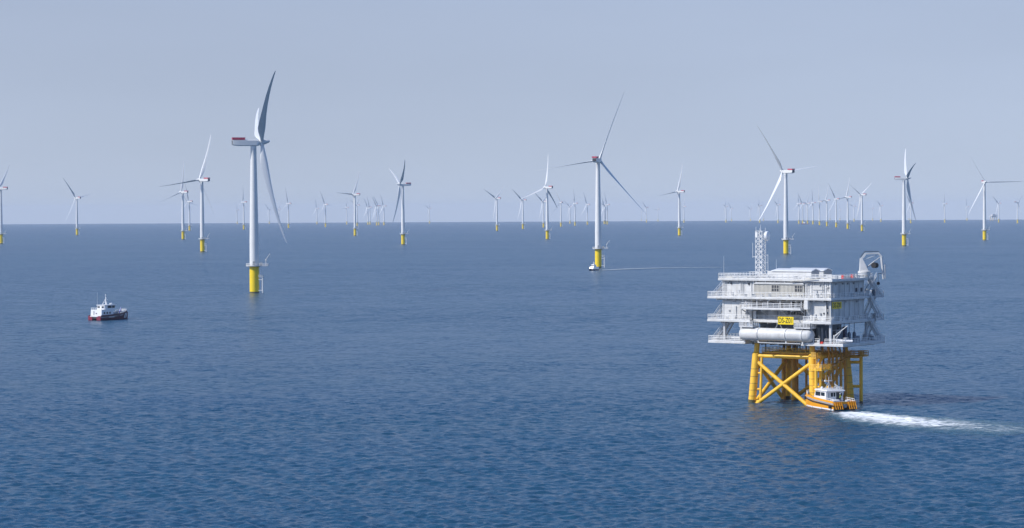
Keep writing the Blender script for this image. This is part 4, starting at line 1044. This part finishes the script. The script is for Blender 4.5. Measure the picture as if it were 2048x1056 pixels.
# person on the aft deck of the crew boat
def person(loc, rz, parent_none=None):
    me = bpy.data.meshes.new('person')
    V = [(0, 0, 0.95), (0, 0, 1.15), (0, 0, 1.38), (0, -0.01, 1.5), (0, -0.02, 1.6), (0, -0.02, 1.72),
         (-0.19, 0, 1.40), (-0.25, -0.04, 1.14), (-0.2, -0.22, 0.98), (0.19, 0, 1.40), (0.25, 0.0, 1.12), (0.24, -0.08, 0.87),
         (-0.1, 0, 0.9), (-0.12, -0.03, 0.5), (-0.12, 0.02, 0.08), (-0.12, -0.14, 0.04), (0.1, 0, 0.9), (0.13, 0.0, 0.5), (0.14, 0.03, 0.08), (0.14, -0.13, 0.04)]
    E_ = [(0, 1), (1, 2), (2, 3), (3, 4), (4, 5), (2, 6), (6, 7), (7, 8), (2, 9), (9, 10), (10, 11), (0, 12), (12, 13), (13, 14), (14, 15), (0, 16), (16, 17), (17, 18), (18, 19)]
    rad = [.15, .14, .17, .06, .09, .085, .075, .055, .035, .075, .055, .035, .1, .07, .05, .04, .1, .07, .05, .04]
    for hnd, dx in ((8, 1), (11, -1)):                              # palm and five fingers on each hand
        hx, hy, hz2 = V[hnd]; fwd = (0, -0.07, -0.04) if hnd == 8 else (0, -0.02, -0.08)
        palm = len(V); V.append((hx + fwd[0], hy + fwd[1], hz2 + fwd[2])); rad.append(.035); E_.append((hnd, palm))
        for i, ln in enumerate((0.07, 0.08, 0.075, 0.06)):
            V.append((hx + (i - 1.5) * 0.022, hy + fwd[1] * (1 + ln * 12), hz2 + fwd[2] * (1 + ln * 12))); rad.append(.009); E_.append((palm, len(V) - 1))
        V.append((hx + dx * 0.055, hy + fwd[1] * 1.1 - 0.02, hz2 + fwd[2] * 1.2)); rad.append(.010); E_.append((palm, len(V) - 1))
    me.from_pydata(V, E_, [])
    me.materials.append(M['cloth'])
    o = bpy.data.objects.new('person', me); col.objects.link(o)
    sk = o.modifiers.new('skin', 'SKIN'); sk.use_smooth_shade = True
    sv = me.skin_vertices[0].data
    for i, r in enumerate(rad): sv[i].radius = (r, r * (0.75 if i in (0, 1, 2) else 1.0))
    sv[0].use_root = True
    ss = o.modifiers.new('sub', 'SUBSURF'); ss.levels = 1; ss.render_levels = 2
    o.location = loc; o.rotation_euler = (0, 0, rz)
    head = MB().lathe([(0.02, 1.53), (0.07, 1.56), (0.092, 1.63), (0.095, 1.69), (0.08, 1.76), (0.03, 1.8)], n=16, org=(0, -0.02, 0))
    head.add([(-0.015, -0.11, 1.64), (0.015, -0.11, 1.64), (0, -0.135, 1.645), (0, -0.108, 1.68)], [(0, 2, 3), (2, 1, 3), (0, 1, 2), (0, 3, 1)])
    head.build('face', M['skin'], o)
    MB().lathe([(0.125, 1.71), (0.12, 1.75), (0.10, 1.81), (0.06, 1.85), (0.02, 1.86)], n=18, org=(0, -0.015, 0)).build('helmet', M['bwhite'], o)
    v_ = MB().loft([[(0.215 * math.cos(t), 0.145 * math.sin(t), z) if z < 1.4 else (0.15 * math.cos(t), 0.11 * math.sin(t), z) for t in [2 * math.pi * i / 16 for i in range(16)]] for z in (0.93, 1.15, 1.34, 1.46)])
    v_.build('vest', M['hivis'], o)
    return o
bm_w = Matrix.Translation(boat.location) @ Matrix.Rotation(BH, 4, 'Z') @ Matrix.Scale(0.94, 4)
pp = person(bm_w @ Vector((1.0, -3.9, 1.76)), BH + R_(20))
tag(pp, 'crew member in yellow vest standing on the aft deck of the orange boat', 'person')

# dark red survey vessel on the left
lb = empty('survey_vessel', (-173.6, 1076.0, -0.08), R_(-31))
tag(lb, 'dark red hulled vessel with white wheelhouse lying still on the open sea at the left', 'boat')
m = MB()
for s_ in (-1, 1):
    st = [(-9.5, 1.2, 1.05, -0.8, 1.5), (-4, 1.25, 1.1, -1.0, 1.6), (3, 1.2, 1.0, -1.0, 1.9), (7, 1.0, 0.6, -0.9, 2.4), (9.6, 0.6, 0.2, -0.4, 2.9), (10.4, 0.35, 0.04, 0.4, 3.1)]
    m.loft([[(p[0] + s_ * (2.2 - max(0, y - 5) * 0.12), p[1], p[2]) for p in r] for r, (y, *_) in zip(hull_loft(st), st)])
m.box(-1.6, 1.6, -8.8, 8.5, 0.9, 1.45)
m.build('hull', M['maroon_shade'], lb)
m = MB(); rings = []
for y, wd, z in ((-9.5, 3.4, 1.5), (-2, 3.45, 1.65), (4, 3.35, 2.0), (7.5, 2.8, 2.5), (9.9, 1.6, 2.95), (10.5, 0.9, 3.1)):
    rings.append([(-wd, y, z - 0.35), (wd, y, z - 0.35), (wd, y, z + 0.1), (-wd, y, z + 0.1)])
m.loft(rings); m.build('deck', M['deck'], lb)
m = MB().box(-3.4, -1.2, -9.72, -9.505, 0.1, 1.9).box(1.2, 3.4, -9.72, -9.505, 0.1, 1.9); m.build('transom', M['redhull'], lb)
MB().box(-1.197, 1.197, -9.6, -9.45, 0.75, 1.3).build('tunnel_shade', M['dark'], lb)  # dark sheet added for the shade in the gap between the hulls
MB().box(-2.2, 2.0, -9.85, -9.73, 1.55, 1.85).build('stern_rail', M['bwhite'], lb)
for s_ in (-1, 1):
    m = MB()
    pts = [(-9.4, 3.42, 1.6), (-2, 3.47, 1.8), (4, 3.37, 2.15), (7.5, 2.82, 2.65), (9.9, 1.62, 3.1)]
    for a, b in zip(pts[:-1], pts[1:]): m.beam((s_ * a[1], a[0], a[2] + 0.25), (s_ * b[1], b[0], b[2] + 0.25), 0.1, 0.7)
    m.build('bulwark', M['maroon_shade'], lb)
    m = MB()
    for y in (6.3, 7.4):
        m.beam((s_ * (3.12 - (y - 6.3) * 0.16), y, 0.6), (s_ * (3.12 - (y - 6.3) * 0.16), y + 0.9, 2.6), 0.06, 0.35)
    m.build('hull_stripe', M['bwhite'], lb)
    MB().box(*sorted((s_ * 3.30, s_ * 3.45)), -4.2, -0.6, 1.1, 1.5).build('hull_panel', M['white2'], lb)
    MB().lathe([(0.1, -0.25), (0.4, -0.2), (0.45, 0), (0.4, 0.2), (0.1, 0.25)], 'x', 14, (s_ * 3.5, -3.6, 0.6)).build('tyre_fender', M['black'], lb)
m = MB().loft([[(-3.0, -8.6, 1.62), (3.0, -8.6, 1.62), (3.0, -0.6, 1.62), (-3.0, -0.6, 1.62)], [(-2.95, -8.4, 4.4), (2.95, -8.4, 4.4), (2.95, -0.8, 4.4), (-2.95, -0.8, 4.4)]])
h1 = m.build('deckhouse', M['bwhite'], lb)
MB().box(-1.6, -0.9, -8.62, -8.5, 2.2, 3.9).build('door', M['white2'], h1)
MB().tube((0.2, -8.65, 2.9), (0.2, -8.5, 2.9), 0.26, n=12).build('porthole', M['glass'], h1)
for y in (-7.0, -5.2, -3.4): MB().box(2.94, 3.03, y, y + 0.9, 2.7, 3.5).build('window', M['glass'], h1)
m = MB().loft([[(-2.1, -5.6, 4.42), (2.1, -5.6, 4.42), (2.2, 0.6, 4.42), (-2.2, 0.6, 4.42)], [(-2.0, -5.4, 6.3), (2.0, -5.4, 6.3), (2.2, 1.7, 6.3), (-2.2, 1.7, 6.3)]])
h2 = m.build('wheelhouse', M['bwhite'], lb)
MB().box(-2.35, 2.35, -5.7, 2.0, 6.303, 6.5).build('roof', M['bwhite'], h2)
pane(2.17, -0.6, 2.24, 1.1, 5.1, 6.1, 0.06, h2); pane(2.15, -3.4, 2.17, -1.0, 5.1, 6.1, 0.06, h2)
pane(1.9, 1.35, -1.9, 1.35, 5.1, 6.15, 0.2, h2); pane(-1.7, -5.52, -0.5, -5.52, 5.1, 5.9, 0.08, h2); pane(0.6, -5.52, 1.7, -5.52, 5.1, 5.9, 0.08, h2)
MB().rail([(-2.9, -8.3, 4.4), (2.9, -8.3, 4.4), (2.9, -5.8, 4.4)], 0.9, 1.2, 0.05, 2).build('railing', M['rail'], lb)
m = MB().tube((0, -2.2, 6.5), (0, -2.2, 10.4), 0.22, 0.1, n=8).tube((-1.2, -3.0, 6.5), (0, -2.3, 8.9), 0.12, n=6).tube((1.2, -3.0, 6.5), (0, -2.3, 8.9), 0.12, n=6).box(-0.9, 0.9, -2.6, -1.8, 7.5, 7.62).box(-0.7, 0.7, -2.0, -1.8, 8.6, 8.75)
mo = m.build('mast', M['bwhite'], lb)
for x, y, z, r in ((0, -2.2, 10.4, 0.28), (1.2, 0.2, 6.5, 0.4), (-0.4, 1.2, 6.5, 0.3), (0.2, -2.2, 9.0, 0.3)):
    MB().lathe([(r * .5, 0), (r, r * .6), (r * .9, r * 1.3), (r * .3, r * 1.8)], n=12, org=(x, y, z)).build('satellite_dome', M['bwhite'], mo)
MB().tube((-2.3, -5.0, 6.5), (-2.3, -5.0, 11.8), 0.035, n=5).build('whip_aerial', M['rail'], lb)
m = MB().tube((0.6, 6.2, 2.4), (0.6, 6.2, 3.4), 0.22, n=8).loft([[(0.3, 6.2, 3.2), (0.9, 6.2, 3.2), (0.9, 6.8, 3.2), (0.3, 6.8, 3.2)], [(0.5, 7.1, 5.2), (0.75, 7.1, 5.2), (0.75, 7.3, 5.2), (0.5, 7.3, 5.2)]])
m.build('deck_crane', M['blue'], lb)
MB().bbox(-1.8, 1.8, 1.6, 4.2, 2.0, 3.0, 0.2).build('deck_cargo', M['grey'], lb)
MB().bbox(-2.2, -0.6, 4.8, 6.4, 2.3, 3.2, 0.15).build('deck_cargo', M['bluegrey'], lb)
MB().rail([(-2.7, 7.4, 2.9), (-1.5, 9.8, 3.3), (1.5, 9.8, 3.3), (2.7, 7.4, 2.9), (3.2, 4.2, 2.5)], 0.9, 1.0, 0.06, 3).build('bow_railing', M['rail'], lb)
MB().tube((-1.0, 10.5, 2.7), (1.0, 10.5, 2.7), 0.4, n=10).build('bow_fender', M['black'], lb)

# small white boat at the foot of the centre turbine
sb = empty('work_boat', (*sea_point(1186.5, 541)[:2], -0.25), R_(148))
tag(sb, 'small white work boat by the yellow base of the turbine near the centre', 'boat')
st = [(-6, 1.9, 1.6, -0.7, 0.9), (-2, 2.0, 1.7, -0.8, 1.0), (3, 1.8, 1.2, -0.8, 1.2), (5.5, 1.0, 0.4, -0.4, 1.5), (6.4, 0.4, 0.05, 0.3, 1.6)]
MB().loft(hull_loft(st)).build('hull', M['navy'], sb)
MB().loft([[(-1.95, -5.2, 0.8), (1.95, -5.2, 0.8), (1.8, 3.6, 1.0), (-1.8, 3.6, 1.0)], [(-1.9, -5.0, 2.9), (1.9, -5.0, 2.9), (1.7, 2.6, 2.9), (-1.7, 2.6, 2.9)]]).build('cabin', M['bwhite'], sb)
w2 = MB().loft([[(-1.5, -2.4, 2.903), (1.5, -2.4, 2.903), (1.4, 1.4, 2.903), (-1.4, 1.4, 2.903)], [(-1.4, -2.3, 4.6), (1.4, -2.3, 4.6), (1.2, 0.8, 4.6), (-1.2, 0.8, 4.6)]]).build('wheelhouse', M['bwhite'], sb)
pane(1.25, 1.15, -1.25, 1.15, 3.6, 4.2, 0.16, w2)
MB().tube((0, -0.8, 4.6), (0, -0.8, 7.0), 0.22, 0.12, n=8).box(-0.8, 0.8, -0.9, -0.7, 5.6, 5.8).build('mast', M['bwhite'], sb)

# ------------------------------------------------------------------ distant small vessels and structures
sv = empty('supply_vessel', (*ground_at(1611, 10600)[:2], ground_at(1611, 10600)[2]), R_(75))
tag(sv, 'tiny pale vessel beside a turbine base far out in the receding row', 'boat')
MB().loft([[(p[0] * 2.2, p[1] * 2.6, p[2] * 2.2) for p in r] for r in hull_loft(st)]).build('hull', M['redhull'], sv)
MB().box(-3.2, 3.2, 2, 9, 3.5, 9).build('superstructure', M['bwhite'], sv)
jk = empty('distant_platform', ground_at(1987, 15500), R_(20))
tag(jk, 'tiny hazy platform on the horizon between two turbines at the far right', 'offshore platform')
for x in (-14, 14):
    for y in (-12, 12): MB().tube((x, y, -5), (x, y, 22), 1.6, n=8).build('leg', M['jacket'], jk)
MB().box(-22, 22, -18, 18, 22, 25).build('deck', M['white'], jk)
MB().box(-19, 19, -15, 15, 30, 33).build('deck', M['white'], jk)
MB().box(-15, 12, -12, 12, 25.1, 29.9).build('wall', M['grey'], jk)
MB().box(-12, 14, -10, 10, 33.1, 41).build('wall', M['white2'], jk)
MB().tube((10, 0, 41), (10, 0, 62), 0.8, n=6).build('mast', M['white'], jk)

# ------------------------------------------------------------------ wakes
def foam_material(name, cover, green):
    m, n, b, o = new_mat(name)
    N = n.nodes.new; K = n.links.new
    at = N('ShaderNodeAttribute'); at.attribute_name = 'foam'
    tc = N('ShaderNodeTexCoord')
    mp = N('ShaderNodeMapping'); mp.inputs['Rotation'].default_value = (0, 0, R_(55)); mp.inputs['Scale'].default_value = (0.35, 1.0, 1.0)
    K(tc.outputs['Object'], mp.inputs[0])
    z1 = N('ShaderNodeTexNoise'); z1.inputs['Scale'].default_value = 0.7; z1.inputs['Detail'].default_value = 9; z1.inputs['Roughness'].default_value = 0.74
    K(mp.outputs[0], z1.inputs['Vector'])
    s1 = N('ShaderNodeMath'); s1.operation = 'MULTIPLY_ADD'; K(at.outputs['Fac'], s1.inputs[0]); s1.inputs[1].default_value = cover; K(z1.outputs[0], s1.inputs[2])
    mr = N('ShaderNodeMapRange'); mr.inputs[1].default_value = 0.84; mr.inputs[2].default_value = 1.10; K(s1.outputs[0], mr.inputs[0])
    # aerated water round the foam: turquoise and see-through
    mr2 = N('ShaderNodeMapRange'); mr2.inputs[1].default_value = 0.60; mr2.inputs[2].default_value = 1.0; mr2.inputs[4].default_value = 0.55; K(s1.outputs[0], mr2.inputs[0])
    mc = N('ShaderNodeMix'); mc.data_type = 'RGBA'; K(mr.outputs[0], mc.inputs[0]); mc.inputs[6].default_value = (*green, 1); mc.inputs[7].default_value = (0.78, 0.80, 0.80, 1)
    K(mc.outputs[2], b.inputs['Base Color']); b.inputs['Roughness'].default_value = 0.6
    mxx = N('ShaderNodeMath'); mxx.operation = 'MAXIMUM'; K(mr.outputs[0], mxx.inputs[0]); K(mr2.outputs[0], mxx.inputs[1])
    K(mxx.outputs[0], b.inputs['Alpha'])
    return m
def wake(name, pts, dens, label, mat, cell=0.5, lift=0.12, rough=0.0):
    """pts: (centre x, centre y, half width) along the wake; dens: foam density at each point"""
    P = np.array(pts, float); seg = np.hypot(np.diff(P[:, 0]), np.diff(P[:, 1])); s_ = np.concatenate([[0], np.cumsum(seg)])
    n = max(8, int(s_[-1] / cell)); t = np.linspace(0, s_[-1], n)
    cxs = np.interp(t, s_, P[:, 0]); cys = np.interp(t, s_, P[:, 1]); hw = np.interp(t, s_, P[:, 2]); dn = np.interp(t, s_, dens)
    tx = np.gradient(cxs); ty = np.gradient(cys); ln = np.hypot(tx, ty); nx, ny = -ty / ln, tx / ln
    mcount = max(9, int(P[:, 2].max() * 2 / cell) | 1)
    a = np.linspace(-1, 1, mcount)
    X = cxs[:, None] + nx[:, None] * hw[:, None] * a; Y = cys[:, None] + ny[:, None] * hw[:, None] * a
    D = np.hypot(X, Y)
    f = dn[:, None] * np.clip(1 - np.abs(a) ** 1.7, 0, 1) * np.clip(t / 1.5, 0, 1)[:, None]
    r2 = np.random.default_rng(8)
    bump = sum(r2.uniform(0.3, 1) * np.sin(X * r2.uniform(-3, 3) + Y * r2.uniform(-3, 3) + r2.uniform(0, 6)) for _ in range(14)) / 5
    cellz = np.maximum(D * 0.00063, D * D / (CAM_H * 2500) * 0.34)
    Z = wave_h(X, Y, cellz) - D * D / (2 * EARTH) + lift + rough * bump * f
    o = grid_mesh(name, X, Y, Z, mat)
    at = o.data.attributes.new('foam', 'FLOAT', 'POINT'); at.data.foreach_set('value', f.ravel().astype(np.float32))
    tag(o, label, kind='stuff')
    return o
fm = foam_material('wake_foam', 0.68, (0.12, 0.24, 0.30))
pix = [(1688, 824.5, 5.5), (1720, 830, 10), (1760, 836.5, 14), (1810, 843, 17), (1870, 848.5, 19), (1930, 854, 21), (2000, 859.5, 23), (2075, 865, 25)]
wp_ = [(*sea_point(a, b)[:2], c) for a, b, c in pix]
wake('boat_wake', wp_, (1.05, 1.05, 1.0, 0.95, 0.86, 0.70, 0.60, 0.55), 'white foaming wake trailing to the right of the orange boat', fm, 0.4, 0.14, 0.3)
pix = [(1189, 541.3, 2.0), (1215, 540.3, 4.0), (1260, 538.2, 6.0), (1320, 536.4, 7.0), (1380, 535.6, 8.0), (1450, 535.2, 9.0)]
wake('boat_wake', [(*sea_point(a, b)[:2], c) for a, b, c in pix], (1.2, 1.05, 0.95, 0.88, 0.8, 0.7), 'thin pale wake line behind the small white boat', fm, 1.6, 0.3)

# ------------------------------------------------------------------ haze
hz = MB().box(-31500, 31500, -31500, 31500, -64, 156)
hm = bpy.data.materials.new('sea_haze'); hm.use_nodes = True
for n in list(hm.node_tree.nodes): hm.node_tree.nodes.remove(n)
ho = hm.node_tree.nodes.new('ShaderNodeOutputMaterial')
hv = hm.node_tree.nodes.new('ShaderNodeVolumePrincipled')
hv.inputs['Density'].default_value = 2.9e-5
hv.inputs['Color'].default_value = (0.82, 0.88, 0.98, 1)
hv.inputs['Anisotropy'].default_value = 0.0
hm.node_tree.links.new(hv.outputs[0], ho.inputs['Volume'])
h_o = hz.build('haze', hm, smooth=False)
tag(h_o, kind='stuff')
